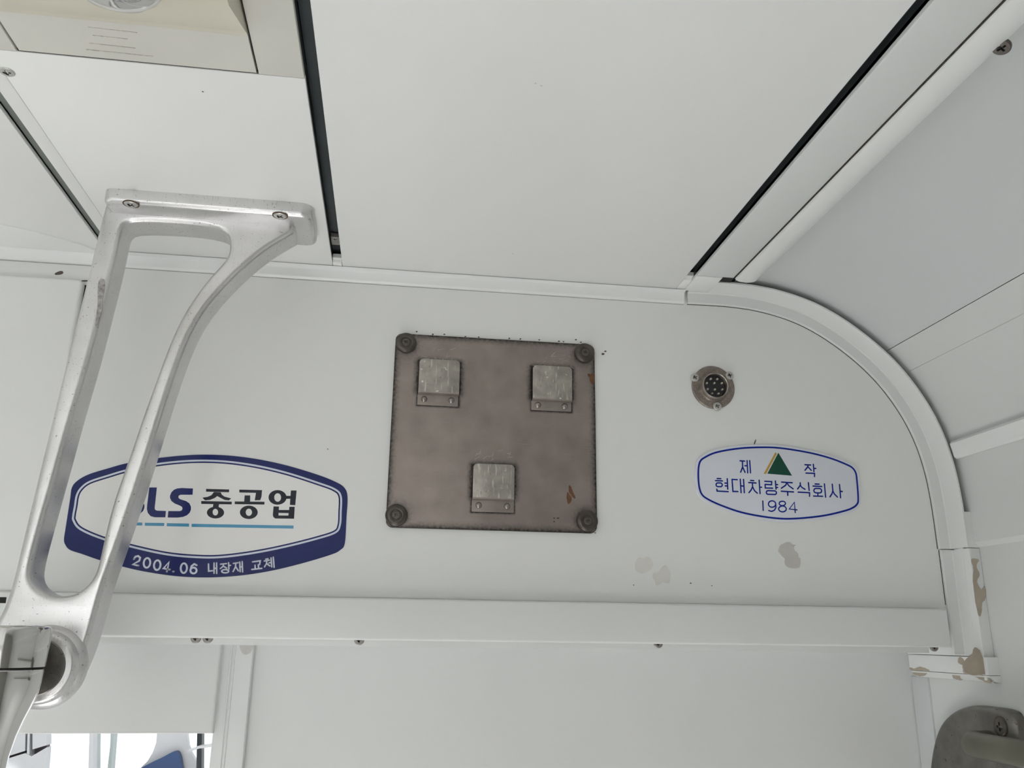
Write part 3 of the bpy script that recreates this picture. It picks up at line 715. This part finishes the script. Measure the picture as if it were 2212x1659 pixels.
pchip([(1400, 1015), (1415, 1008), (1425, 1025), (1405, 1030)], 'chip_dark', 980, 970, SR, 'dirt_speck')

# ---------------------------------------------------------------- round multi-pin socket
SD = 1914 / 150
def sk(a, b, y): return W(1470 + a / SD, 770 + b / SD, y)
c = sk(912, 842, -0.003)
R0 = 0.0308
sock = thing('multi_pin_socket', 'round dark metal ten-pin socket screwed above the maker plate', 'socket', (c.x, 0, c.z - R0))
lathe('flange', [(0, -0.001), (R0, 0.0), (R0, 0.0022), (R0 - 0.0012, 0.0034), (0.0215, 0.0038), (0.0200, 0.0060), (0.0185, 0.0062), (0.0180, 0.0030), (0.0, 0.0030)], (c.x, 0, c.z), (0, -1, 0), 'socket_metal', sock, n=64)
cc2 = sk(985, 760, -0.012)
lathe('collar', [(0.0190, 0.003), (0.0186, 0.0105), (0.0178, 0.0118), (0.0168, 0.0112), (0.0164, 0.0035)], (c.x, 0, c.z), (0, -1, 0), 'socket_collar', sock, n=56)
ins = lathe('insulator', [(0, 0.0052), (0.0158, 0.0052), (0.0165, 0.0040), (0.0165, 0.003)], (c.x, 0, c.z), (0, -1, 0), 'socket_black', sock, n=48)
PIN = None
for a, b in ((850, 605), (1030, 608), (740, 722), (950, 720), (1157, 723), (762, 890), (962, 898), (1172, 900), (886, 1010), (1063, 1012)):
    q = sk(a, b, -0.0095)
    if PIN is None:
        bm = bmesh.new(); bm_lathe(bm, [(0, 0.0042), (0.0008, 0.0040), (0.0014, 0.0032), (0.0015, 0.0)], (0, 0, 0), (0, 0, 1), 16)
        o = link_mesh('pin', bm, 'pin', ins); PIN = o.data; o.location = (q.x, -0.0052, q.z); o.rotation_euler = FACE_CAM
    else:
        place('pin', PIN, (q.x, -0.0052, q.z), FACE_CAM, ins)
for a, b in ((405, 580), (1357, 525), (1020, 1370)):
    q = sk(a, b, -0.0042); place('screw', SCREW, (q.x, -0.0038, q.z), (math.pi / 2, 0.5 + random.random(), 0), sock, 0.0058)

# ---------------------------------------------------------------- maker plate (1984)
MY = -0.003
S7 = 1436 / 450
mo = [(168, 850), (182, 805), (215, 775), (300, 737), (450, 710), (600, 701), (750, 706), (950, 738), (1100, 777), (1215, 822), (1262, 850), (1290, 892), (1300, 950),
      (1309, 1080), (1300, 1125), (1265, 1157), (1200, 1182), (1050, 1216), (850, 1236), (700, 1231), (500, 1197), (350, 1148), (245, 1100), (195, 1060), (172, 1000), (165, 920)]
mo = crom(ccw(w2(cpx(mo, 1450, 740, S7), MY)), 6)
maker = thing('maker_plate', 'barrel-shaped white nameplate lettered in blue below the socket', 'nameplate', (W(1680, 1120).x, 0, W(1680, 1125).z))
slab('plate', mo, FW, 0.0, MY, 'plate_white', maker, r=0.0007)
bm = bmesh.new(); fill(bm, offset(mo, 0.0031), MY - 0.00012, [offset(mo, 0.0056)[::-1]]); flat_mesh('border_line', bm, 'ink_blue', maker)
YL = MY - 0.00014
def glyph(name, strokes, ox, oy, s, w, m, parent, y, rings=()):
    bm = bmesh.new(); yy = y
    for st in strokes:
        ribbon(bm, w2(cpx(st, ox, oy, s), y), w, yy); yy -= 0.000006
    for rg in rings:
        ribbon(bm, w2(cpx(rg, ox, oy, s), y), w, yy, closed=True); yy -= 0.000006
    return flat_mesh(name, bm, m, parent)
A_ = (1530, 1010, 2212 / 160); B_ = (1670, 1010, 2212 / 170); C_ = (1580, 960, 2212 / 200); D_ = (1450, 740, S7)
G = [
 (C_, [[(207, 392), (316, 399)], [(262, 398), (268, 540), (220, 662)], [(268, 540), (325, 668)], [(322, 510), (378, 512)], [(374, 387), (389, 680)], [(436, 387), (456, 680)]], []),
 (C_, [[(1757, 485), (1893, 492)], [(1827, 490), (1825, 535), (1757, 618)], [(1828, 535), (1908, 620)], [(1956, 476), (1972, 648)], [(1968, 575), (2016, 575)], [(1780, 685), (1986, 692), (1984, 768)]], []),
 (A_, [[(264, 328), (374, 332)], [(214, 390), (422, 400)], [(566, 334), (582, 643)], [(497, 464), (570, 466)], [(507, 548), (570, 548)], [(255, 645), (262, 702), (595, 720)]], [rbox(324, 515, 92, 55, 0.03)]),
 (A_, [[(865, 362), (710, 355), (736, 712), (885, 716)], [(955, 347), (979, 750)], [(1053, 354), (1076, 750)], [(965, 545), (1065, 557)]], []),
 (A_, [[(1262, 385), (1358, 390)], [(1207, 448), (1426, 462)], [(1318, 460), (1322, 575), (1278, 672), (1216, 748)], [(1322, 575), (1380, 690), (1463, 765)], [(1518, 377), (1546, 776)], [(1535, 585), (1592, 588)]], []),
 (A_, [[(1687, 410), (1893, 420), (1888, 515), (1697, 505), (1702, 610), (1922, 615)], [(2005, 402), (2022, 645)], [(2015, 508), (2072, 510)], [(2020, 595), (2072, 595)]], [rbox(1884, 748, 150, 54, 0.03)]),
 (B_, [[(237, 408), (540, 428)], [(390, 420), (350, 500), (232, 580)], [(390, 430), (440, 510), (563, 598)], [(230, 665), (572, 685)], [(408, 680), (413, 780)]], []),
 (B_, [[(762, 428), (764, 500), (688, 602)], [(766, 500), (812, 560), (896, 610)], [(993, 427), (1014, 643)], [(704, 690), (1025, 708), (1023, 808)]], []),
 (B_, [[(1182, 462), (1294, 467)], [(1122, 520), (1368, 533)], [(1255, 715), (1260, 800)], [(1137, 800), (1392, 808)], [(1442, 460), (1476, 833)]], [rbox(1255, 650, 108, 62, 0.03)]),
 (B_, [[(1662, 467), (1680, 650), (1655, 735), (1598, 823)], [(1680, 655), (1720, 740), (1808, 828)], [(1866, 477), (1898, 850)], [(1880, 670), (1946, 672)]], []),
]
for (ox, oy, s), st, rg in G: glyph('letter', st, ox, oy, s, 2.85 * PXM, 'ink_blue', maker, YL, rg)
glyph('numeral', [[(631, 1092), (634, 1157)]], *D_, 2.6 * PXM, 'ink_blue', maker, YL)
glyph('numeral', [[(720, 1112), (722, 1135), (712, 1155), (692, 1164), (672, 1158)]], *D_, 2.6 * PXM, 'ink_blue', maker, YL, [ell(695, 1113, 25, 22)])
glyph('numeral', [], *B_, 2.6 * PXM, 'ink_blue', maker, YL, [ell(260, 1008, 88, 62), ell(264, 1163, 106, 82)])
glyph('numeral', [[(622, 1262), (598, 975), (455, 1165), (672, 1190)]], *B_, 2.6 * PXM, 'ink_blue', maker, YL)
bm = bmesh.new(); fill(bm, w2(cpx([(1050, 185), (1085, 225), (825, 705), (770, 700)], *C_), MY), YL); flat_mesh('yellow_stripe', bm, 'ink_yellow', maker)
bm = bmesh.new(); fill(bm, w2(cpx([(1120, 198), (1448, 748), (855, 700)], *C_), MY), YL); flat_mesh('green_triangle', bm, 'ink_green', maker)

# ---------------------------------------------------------------- company sticker
S3 = 2212 / 760
SY = -0.0006
so = [(402, 770), (412, 700), (440, 520), (452, 445), (490, 400), (560, 362), (680, 325), (800, 292), (980, 262), (1200, 241), (1400, 242), (1600, 264), (1800, 306), (2000, 366), (2110, 410), (2165, 447), (2185, 505),
      (2178, 640), (2168, 795), (2140, 838), (2080, 868), (1900, 922), (1700, 970), (1500, 1000), (1300, 1011), (1100, 1002), (900, 972), (760, 940), (620, 900), (520, 865), (440, 838), (410, 805)]
si = [(470, 565), (482, 495), (510, 448), (565, 408), (680, 370), (800, 335), (990, 297), (1200, 277), (1400, 280), (1600, 306), (1800, 352), (2000, 416), (2105, 456), (2143, 500), (2143, 600), (2138, 680), (2110, 728),
      (2000, 766), (1800, 817), (1600, 857), (1400, 883), (1250, 885), (1050, 867), (820, 817), (640, 767), (505, 708), (462, 655), (460, 620)]
stk = thing('company_sticker', 'white oval sticker with navy border and lettering behind the bracket arms', 'sticker', (W(450, 1245).x, 0, W(450, 1245).z))
so = crom(ccw(w2(cpx(so, 0, 900, S3), SY)), 6); si = crom(ccw(w2(cpx(si, 0, 900, S3), SY)), 6)
slab('backing', so, FW, 0.0, SY, 'sticker_navy', stk, r=0.0001, seg=1)
bm = bmesh.new(); fill(bm, offset(si, -0.0010), SY - 0.00006, [offset(si, 0.0013)[::-1]]); flat_mesh('border_line', bm, 'sticker_line', stk)
bm = bmesh.new(); fill(bm, offset(si, 0.0032), SY - 0.00006); flat_mesh('white_field', bm, 'sticker_white', stk)
YG = SY - 0.00014
E_ = (280, 1020, 2212 / 200); F_ = (420, 1030, 2212 / 240); H_ = (270, 1170, 2212 / 350)
Sg = [(1515, 390), (1505, 540), (1220, 540), (1180, 556), (1164, 590), (1180, 628), (1220, 650), (1350, 690), (1430, 745), (1468, 830), (1465, 900), (1435, 970), (1370, 1030), (1280, 1068), (1150, 1085), (910, 1083),
      (925, 928), (1200, 930), (1245, 912), (1265, 870), (1250, 828), (1200, 798), (1080, 750), (1000, 690), (964, 615), (965, 560), (1000, 480), (1060, 420), (1140, 388), (1250, 378)]
Lg = [(470, 365), (652, 365), (600, 850), (606, 892), (650, 918), (868, 928), (855, 1080), (600, 1078), (500, 1050), (435, 975), (412, 880), (420, 780)]
def poly_glyph(name, polys, ctx, m, parent, holes=()):
    bm = bmesh.new(); yy = YG
    for p in polys:
        if isinstance(p, tuple): fill(bm, w2(cpx(p[0], *ctx), SY), yy, [w2(cpx(p[1], *ctx), SY)])
        else: fill(bm, w2(cpx(p, *ctx), SY), yy)
        yy -= 0.000006
    return flat_mesh(name, bm, m, parent)
poly_glyph('letter', [[(a - 1113, b - 42) for a, b in Sg]], E_, 'sticker_navy', stk)
poly_glyph('letter', [Lg], E_, 'sticker_navy', stk)
poly_glyph('letter', [Sg], E_, 'sticker_navy', stk)
poly_glyph('letter', [[(232, 240), (692, 252), (690, 308), (232, 296)],
                      [(388, 303), (525, 308), (545, 355), (600, 395), (735, 430), (685, 470), (600, 460), (520, 420), (455, 385), (400, 425), (310, 460), (210, 468), (158, 415), (260, 400), (340, 365)],
                      [(135, 482), (745, 495), (742, 550), (135, 540)], [(378, 540), (492, 545), (480, 610), (365, 610)],
                      (ell(420, 712, 172, 118), ell(417, 704, 54, 66)[::-1])], F_, 'sticker_black', stk)
poly_glyph('letter', [[(893, 255), (1347, 265), (1335, 400), (1310, 465), (1200, 468), (1225, 320), (893, 312)], [(1000, 370), (1112, 370), (1108, 497), (990, 494)],
                      [(802, 490), (1397, 497), (1393, 553), (802, 545)], (ell(1083, 707, 178, 134), ell(1084, 706, 62, 72)[::-1])], F_, 'sticker_black', stk)
poly_glyph('letter', [(ell(1655, 410, 180, 146), ell(1657, 412, 68, 84)[::-1]), [(1815, 378), (1922, 380), (1917, 437), (1808, 440)], [(1920, 272), (2035, 272), (2008, 565), (1900, 560)],
                      ([(1575, 590), (1685, 592), (1680, 660), (1885, 660), (1890, 595), (1998, 597), (1983, 835), (1610, 830), (1570, 800), (1560, 760)], [(1675, 718), (1675, 770), (1870, 772), (1875, 722)])], F_, 'sticker_black', stk)
for pl in ([(-180, 1196), (305, 1203), (305, 1275), (-190, 1268)], [(365, 1208), (830, 1213), (826, 1287), (362, 1280)], [(890, 1218), (1422, 1228), (1420, 1303), (886, 1293)]):
    poly_glyph('blue_dash', [pl], E_, 'sticker_cyan', stk)
poly_glyph('blue_dash', [[(-55, 935), (1974, 971), (1972, 1031), (-58, 998)]], F_, 'sticker_cyan', stk)
WB = 3.3 * PXM
HH = [([[(122, 238), (142, 205), (180, 196), (207, 220), (195, 262), (108, 312), (184, 328)]], []),
      ([], [ell(300, 290, 44, 66, rot=0.15)]), ([], [ell(440, 321, 44, 66, rot=0.13)]),
      ([[(572, 408), (600, 280), (525, 365), (612, 382)]], []), ([[(656, 408), (664, 409)]], []),
      ([], [ell(803, 362, 42, 66, rot=0.06)]), ([[(978, 322), (945, 306), (908, 335), (893, 392)]], [ell(935, 394, 42, 40)]),
      ([[(1140, 305), (1142, 403), (1196, 397)], [(1216, 292), (1216, 432)], [(1250, 290), (1252, 434)], [(1216, 365), (1250, 365)]], []),
      ([[(1305, 308), (1385, 300)], [(1345, 305), (1338, 338), (1302, 368)], [(1345, 335), (1388, 362)], [(1414, 288), (1418, 375)], [(1418, 325), (1440, 324)]], [ell(1368, 404, 48, 22)]),
      ([[(1480, 297), (1545, 288)], [(1513, 292), (1508, 345), (1476, 408)], [(1512, 345), (1548, 398)], [(1567, 278), (1573, 410)], [(1600, 272), (1606, 414)], [(1567, 345), (1602, 343)]], []),
      ([[(1742, 276), (1846, 262), (1838, 312)], [(1775, 322), (1778, 372)], [(1820, 316), (1824, 366)], [(1731, 380), (1868, 365)]], []),
      ([[(1922, 240), (1952, 234)], [(1902, 265), (1970, 253)], [(1936, 262), (1932, 300), (1905, 344)], [(1936, 300), (1978, 332)], [(1966, 290), (1995, 285)], [(1994, 222), (2004, 345)], [(2024, 212), (2036, 350)]], [])]
for k, (st, rg) in enumerate(HH):
    glyph('numeral' if k < 7 else 'letter', st, *H_, WB if k < 7 else 2.6 * PXM, 'sticker_line', stk, YG, rg)

# ================================================================== CEILING-HUNG BRACKET
YF, YK = -0.160, -0.118
brk = thing('handrail_bracket', 'cast aluminium open-frame bracket screwed to the ceiling at left', 'bracket', (-0.225, -0.145, ZC))
fo = rrect(-0.3395, -0.1135, -0.187, -0.104, 0.010, 5)
fo = [(x + (0.006 * (1 - ((y + 0.1455) / 0.0415) ** 2) if x > -0.15 else 0), y) for x, y in fo]
flg = slab('flange', fo, FC, ZC, 2.058, 'aluminium', brk, r=0.006, seg=5)
def bp(px, py, t=0.0):      # t 0 = front face, 1 = back face
    p = W(px, py, YF + (YK - YF) * t); return (p.x, p.z)
left = [bp(*q, 0.15) for q in ((229, 450), (210, 524), (191, 605), (167, 700), (143, 795), (117, 900), (84, 1037), (50, 1175), (34, 1244), (16, 1320))]
right = [bp(*q, 0.85) for q in ((246, 1262), (264.6, 1225), (292, 1140.5), (330, 1030), (369, 900), (400.8, 797), (432, 721.6), (463.5, 677.7), (507.4, 627.6), (554.4, 583.7), (601.4, 549.2), (640, 529))]
hubr = [bp(*q, 0.6) for q in ((218.6, 1355), (199, 1412), (177, 1464), (154, 1497), (124, 1521), (92, 1532), (50, 1533), (15, 1515), (-8, 1480), (-12, 1430), (-4, 1385), (8, 1345))]
top = [(right[-1][0] + 0.002, 2.0735), (left[0][0] + 0.002, 2.0735)]
outer = relax(crom(right[::-1] + hubr + left[::-1], 5, closed=False), 26) + [top[1], top[0]]
hole = [bp(*q) for q in ((300, 509, .95), (286, 522, .95), (269, 599, .95), (241, 709, .95), (212.8, 818.7, .95), (187.5, 900, .95), (151, 1037, .95), (112, 1175, .95), (95, 1240, .9), (97, 1264, .8), (112, 1282, .6), (138, 1291, .45), (170, 1285, .3), (194, 1264, .15),
        (209.6, 1233, .08), (220, 1185, .05), (240.5, 1092, .05), (275, 999.6, .05), (308, 900, .05), (338, 818.7, .05), (366.4, 740.4, .05), (391.4, 687, .05), (416.5, 646.4, .05), (451, 599.4, .05), (484, 566, .05), (499, 548, .2), (500, 533, .6), (488, 519, .95))]
bm = bmesh.new()
hole = relax(crom(hole, 4), 7, True)
bm_slab(bm, outer, [hole], FW, (YF + YK) / 2, YF, r=0.0062, seg=5)
bm_slab(bm, outer, [hole], FW, (YF + YK) / 2, YK, r=0.0062, seg=5)
dead = [f for f in bm.faces if all(abs(v.co.y - (YF + YK) / 2) < 1e-6 for v in f.verts)]
bmesh.ops.delete(bm, geom=dead, context='FACES')
arm = link_mesh('arm_frame', bm, 'aluminium', brk, 50)
for px, py in ((283, 441), (605, 466)):
    p = Zp(px, py, 2.058)
    lathe('rust_ring', [(0.0088, -0.0005), (0.0088, 0.0003), (0.0078, 0.0006), (0.0072, -0.0005)], (p.x, p.y, 2.058), (0, 0, -1), 'rust_ring', brk, n=32)
    place('screw', SCREW, (p.x, p.y, 2.0578), (math.pi, 0, random.random()), brk, 0.0076)
sp_ = crom([bp(*q) for q in ((214, 606), (226, 604), (226, 622), (222, 645), (221, 668), (214, 690), (211, 706), (206, 700), (208, 680), (211, 655), (211, 630))], 3)
slab('scuff_mark', sp_, FW, YF + 0.001, YF - 0.0003, 'alu_scuff', brk, smooth=0)
hc = W(88, 1441, -0.17); HCX, HCZ = hc.x, hc.z
lathe('hub_boss', [(0, 0.0), (0.040, 0.0), (0.0385, 0.006), (0.0345, 0.010), (0.0335, 0.016), (0.0320, 0.0185), (0.0300, 0.0195), (0, 0.0195)], (HCX, YF + 0.002, HCZ), (0, -1, 0), 'aluminium', brk, n=64)
lathe('bearing_disc', [(0, 0.0), (0.0262, 0.0), (0.0262, 0.0012), (0.0252, 0.0020), (0, 0.0022)], (HCX - 0.001, YF - 0.0172, HCZ), (0, -1, 0), 'cast_dark', brk, n=56)
# chrome pole socket held by the bracket
pc = W(6, 1440, -0.222)
pole = thing('grab_pole', 'chrome vertical grab pole with split collar at lower left', 'pole', (pc.x, -0.222, 0.2))
zt = W(50, 1352, -0.20).z
zs = W(60, 1446, -0.25).z
RR = W(109, 1400, -0.215).x - pc.x
lathe('upper_collar', [(0, zt), (RR * 0.90, zt), (RR * 0.97, zt - 0.0012), (RR, zt - 0.004), (RR * 0.985, zs + 0.006), (RR * 0.975, zs + 0.0012), (RR * 0.90, zs + 0.0010), (0, zs + 0.0010)], (pc.x, -0.222, 0), (0, 0, 1), 'chrome', pole, n=72)
lathe('split_gap', [(0, zs + 0.0010), (RR * 0.93, zs + 0.0010), (RR * 0.93, zs - 0.0010), (0, zs - 0.0010)], (pc.x, -0.222, 0), (0, 0, 1), 'gap', pole, n=48)
lathe('lower_collar', [(0, zs - 0.0010), (RR * 0.955, zs - 0.0010), (RR * 0.965, zs - 0.0022), (RR * 0.95, zs - 0.012), (RR * 0.90, zs - 0.022), (RR * 0.80, zs - 0.033), (RR * 0.68, zs - 0.045), (RR * 0.57, zs - 0.058), (RR * 0.48, zs - 0.075), (RR * 0.44, zs - 0.10), (0, zs - 0.10)],
      (pc.x, -0.222, 0), (0, 0, 1), 'chrome', pole, n=72)
lathe('tube', [(0, zs - 0.098), (RR * 0.40, zs - 0.098), (RR * 0.40, 0.2), (0, 0.2)], (pc.x, -0.222, 0), (0, 0, 1), 'chrome', pole, n=48)
q = W(-6, 1432, -0.222 - RR)
lathe('clamp_bolt', [(0, 0.004), (0.008, 0.004), (0.0095, 0.0025), (0.0095, -0.006)], (pc.x + 0.001, -0.222 - RR + 0.001, q.z), (0, -1, 0), 'screw_dark', pole, n=28)

# ================================================================== BEIGE LAMP UNIT IN THE CEILING
lamp = thing('ceiling_unit', 'yellowed beige ceiling unit with a chrome dome at upper left', 'ceiling unit', (-0.23, -0.6, ZC))
slab('side_frame', rect(-0.1385, S2L - 0.0003, -0.90, -0.4222), FC, ZC + 0.012, ZC - 0.0002, 'beige', lamp, r=0.0012)
slab('side_frame', [(-0.3637, -0.90), (-0.3395, -0.90), (-0.3395, -0.4222), (-0.3637, -0.4222)], FC, ZC + 0.012, ZC - 0.0002, 'beige', lamp, r=0.0012)
cx0, cx1_ = -0.3370, -0.1400
cvp = [(-0.4245, ZC - 0.0004), (-0.4745, ZC - 0.0012), (-0.4800, ZC - 0.0022), (-0.4840, ZC - 0.0045), (-0.545, ZC - 0.030), (-0.60, ZC - 0.036), (-0.78, ZC - 0.036), (-0.86, ZC - 0.001), (-0.86, ZC + 0.010), (-0.4245, ZC + 0.010)]
slab('front_cover', cvp[:2] + [(-0.4745, ZC + 0.010), (-0.4245, ZC + 0.010)], lambda u, v, d: Vector((d, u, v)), cx0, cx1_, 'beige', lamp)
slab('bowl_cover', [(-0.4746, ZC - 0.0012)] + cvp[2:8] + [(-0.86, ZC + 0.010), (-0.4746, ZC + 0.010)], lambda u, v, d: Vector((d, u, v)), cx0, cx1_, 'beige_yellow', lamp, smooth=50)
slab('recess', rect(-0.3640, S2L, -0.905, -0.4212), FC, ZC + 0.030, ZC + 0.0125, 'gap', lamp)
for x0, x1 in ((-0.3394, -0.3371), (-0.1399, -0.1386)):
    slab('joint_gap', rect(x0, x1, -0.90, -0.4225), FC, ZC + 0.012, ZC + 0.004, 'gap', lamp)
slab('joint_gap', rect(-0.3390, S2L - 0.001, -0.4243, -0.4217), FC, ZC + 0.012, ZC + 0.0008, 'seam_dirt', lamp)
for a, b, c_, d_ in ((176, 38, 300, 51), (190, 58, 296, 70), (200, 76, 275, 84), (193, 93, 292, 104), (186, 107, 330, 122)):
    p1, p2 = Zp(a, b, ZC - 0.0012), Zp(c_, d_, ZC - 0.0012)
    slab('scuff_mark', [(p1.x, p1.y), (p2.x, p2.y), (p2.x, p2.y + 0.0006), (p1.x, p1.y + 0.0005)], FC, ZC, ZC - 0.0015, 'beige_scuff', lamp, smooth=0)
dc = Zp(252, -58, ZC - 0.026)
lathe('chrome_dome', [(0, 0.024), (0.010, 0.0232), (0.020, 0.0205), (0.028, 0.015), (0.033, 0.008), (0.035, 0.0), (0.035, -0.012)], (dc.x, dc.y, ZC - 0.026), (0, 0.35, -1), 'chrome', lamp, n=56)

# ================================================================== SIDE-WALL HANDRAIL AT LOWER RIGHT
rb = thing('rail_socket_plate', 'worn cast-metal wall plate with one screw at lower right', 'wall plate', (XS, 0.03, 1.40))
TX = 0.016
po = [((q := Xp(a, b, XS - TX * .6)).y, q.z) for a, b in ((2016, 1700), (2014, 1659), (2022, 1606), (2036, 1566), (2062, 1538), (2100, 1524), (2140, 1527), (2180, 1534), (2196, 1548), (2204, 1580), (2211, 1640), (2214, 1700), (2180, 1740), (2060, 1740))]
slab('plate', crom(po, 4), FS, XS, XS - TX, 'cast_dark', rb, r=0.009, seg=5)
sp = Xp(2162, 1570, XS - TX)
lathe('screw_well', [(0.0135, -0.001), (0.0130, 0.0006), (0.0105, 0.0008), (0.0095, -0.001)], (XS - TX, sp.y, sp.z), (-1, 0, 0), 'bumper', rb, n=32)
place('screw', SCREW_B, (XS - TX - 0.0005, sp.y, sp.z), FACE_LEFT, rb, 0.0105)
rx = XS - TX - 0.030
e0 = Xp(2092, 1606, rx); e1 = Xp(2212, 1632, rx)
sl = (e1.z - e0.z) / (e1.y - e0.y)
pts = [(XS - TX + 0.004, e0.y, e0.z), (rx + 0.014, e0.y, e0.z), (rx + 0.006, e0.y - 0.002, e0.z), (rx + 0.0015, e0.y - 0.008, e0.z), (rx, e0.y - 0.016, e0.z)]
pts += [(rx, e0.y - 0.016 - d, e0.z) for d in (0.05, 0.2, 0.6, 0.9)]
rod = thing('handrail_rod', 'dull metal handrail rod running along the right side wall', 'handrail', (rx, e0.y - 0.4, e0.z))
tube('rod', pts, 0.0152, 'rod_metal', rod, 28)

# ================================================================== SEEN THROUGH THE DOORWAY
FY = 1.05
def far(name, pts, m, parent, y=FY, t=0.03):
    return slab(name, w2(pts, y), FW, y + t, y, m, parent)
box('side_panel', -1.75, -1.70, 0.155, 3.0, 0.0, 1.30, 'far_white', thing('wall_vestibule_side', 'side wall of the space beyond the doorway', 'wall', (-1.7, 1.5, 0), kind='structure'))
vest = thing('wall_vestibule', 'pale panelled vestibule wall seen through the doorway', 'wall', (-0.9, FY, 0), kind='structure')
far('upper_panel', [(-160, 1500), (56, 1500), (54, 1622), (-160, 1690)], 'far_white', vest)
far('upper_panel', [(62, 1500), (66, 1500), (63, 1632), (58, 1632)], 'far_white', vest)
far('upper_panel', [(70, 1500), (102, 1500), (100, 1610), (70, 1619)], 'far_white', vest)
far('joint_backing', [(-160, 1500), (105, 1500), (100, 1640), (-160, 1760)], 'far_line', vest, FY + 0.031, 0.02)
far('lower_panel', [(-160, 1694), (54, 1627), (68, 1634), (100, 1615), (88, 1760), (70, 1900), (-160, 1900)], 'far_white', vest, FY - 0.002)
wf = thing('window_1', 'bright carriage window with slim white frames beyond the doorway', 'window', (-0.6, FY, 0), kind='structure')
far('mullion', [(196, 1480), (203, 1480), (196, 1900), (184, 1900)], 'far_white', wf)
far('mullion', [(206, 1480), (210, 1480), (205, 1900), (199, 1900)], 'far_pale', wf, FY + 0.05)
far('curtain_edge', [(242, 1480), (248, 1560), (244, 1610), (240, 1660), (236, 1900), (228, 1900), (232, 1660), (238, 1610)], 'far_pale', wf, FY + 0.08)
far('frame_post', [(428, 1480), (437, 1480), (433, 1900), (419, 1900)], 'slot_dark', wf, FY + 0.06)
far('frame_rail', [(404, 1621), (430, 1612), (480, 1606), (480, 1611), (430, 1617), (404, 1626)], 'far_white', wf, FY + 0.02)
gm2 = bpy.data.materials.new('window_glass'); gm2.use_nodes = True; gb = gm2.node_tree.nodes['Principled BSDF']
gb.inputs['Transmission Weight'].default_value = 1.0; gb.inputs['Roughness'].default_value = 0.0; gb.inputs['IOR'].default_value = 1.45; gb.inputs['Base Color'].default_value = (1, 1, 1, 1)
MATS['window_glass'] = gm2
far('pane', [(90, 1480), (480, 1480), (480, 1900), (60, 1900)], 'window_glass', wf, FY + 0.14, 0.005)
pt = thing('partition_board', 'white curved partition edge beside the far window', 'partition', (-0.35, FY, 0))
cur = [(338, 1470), (339, 1585), (337, 1605), (330, 1625), (318, 1645), (300, 1662), (270, 1690), (200, 1720)]
far('board', cur + [(200, 1900), (470, 1900), (460, 1690), (437, 1659), (424, 1645), (413, 1628), (407, 1612), (404, 1590), (412, 1560), (415, 1470)], 'far_white', pt, FY + 0.1, 0.02)
bl = crom(w2([(300, 1668), (322, 1650), (345, 1639), (372, 1625), (383, 1624), (389, 1634), (392, 1650), (396, 1680), (400, 1730), (300, 1730)], FY + 0.08), 3)
bs = tag(slab('blue_sign', bl, FW, FY + 0.098, FY + 0.08, 'far_blue'), 'dark blue rounded sign on the partition beyond the doorway', 'sign')
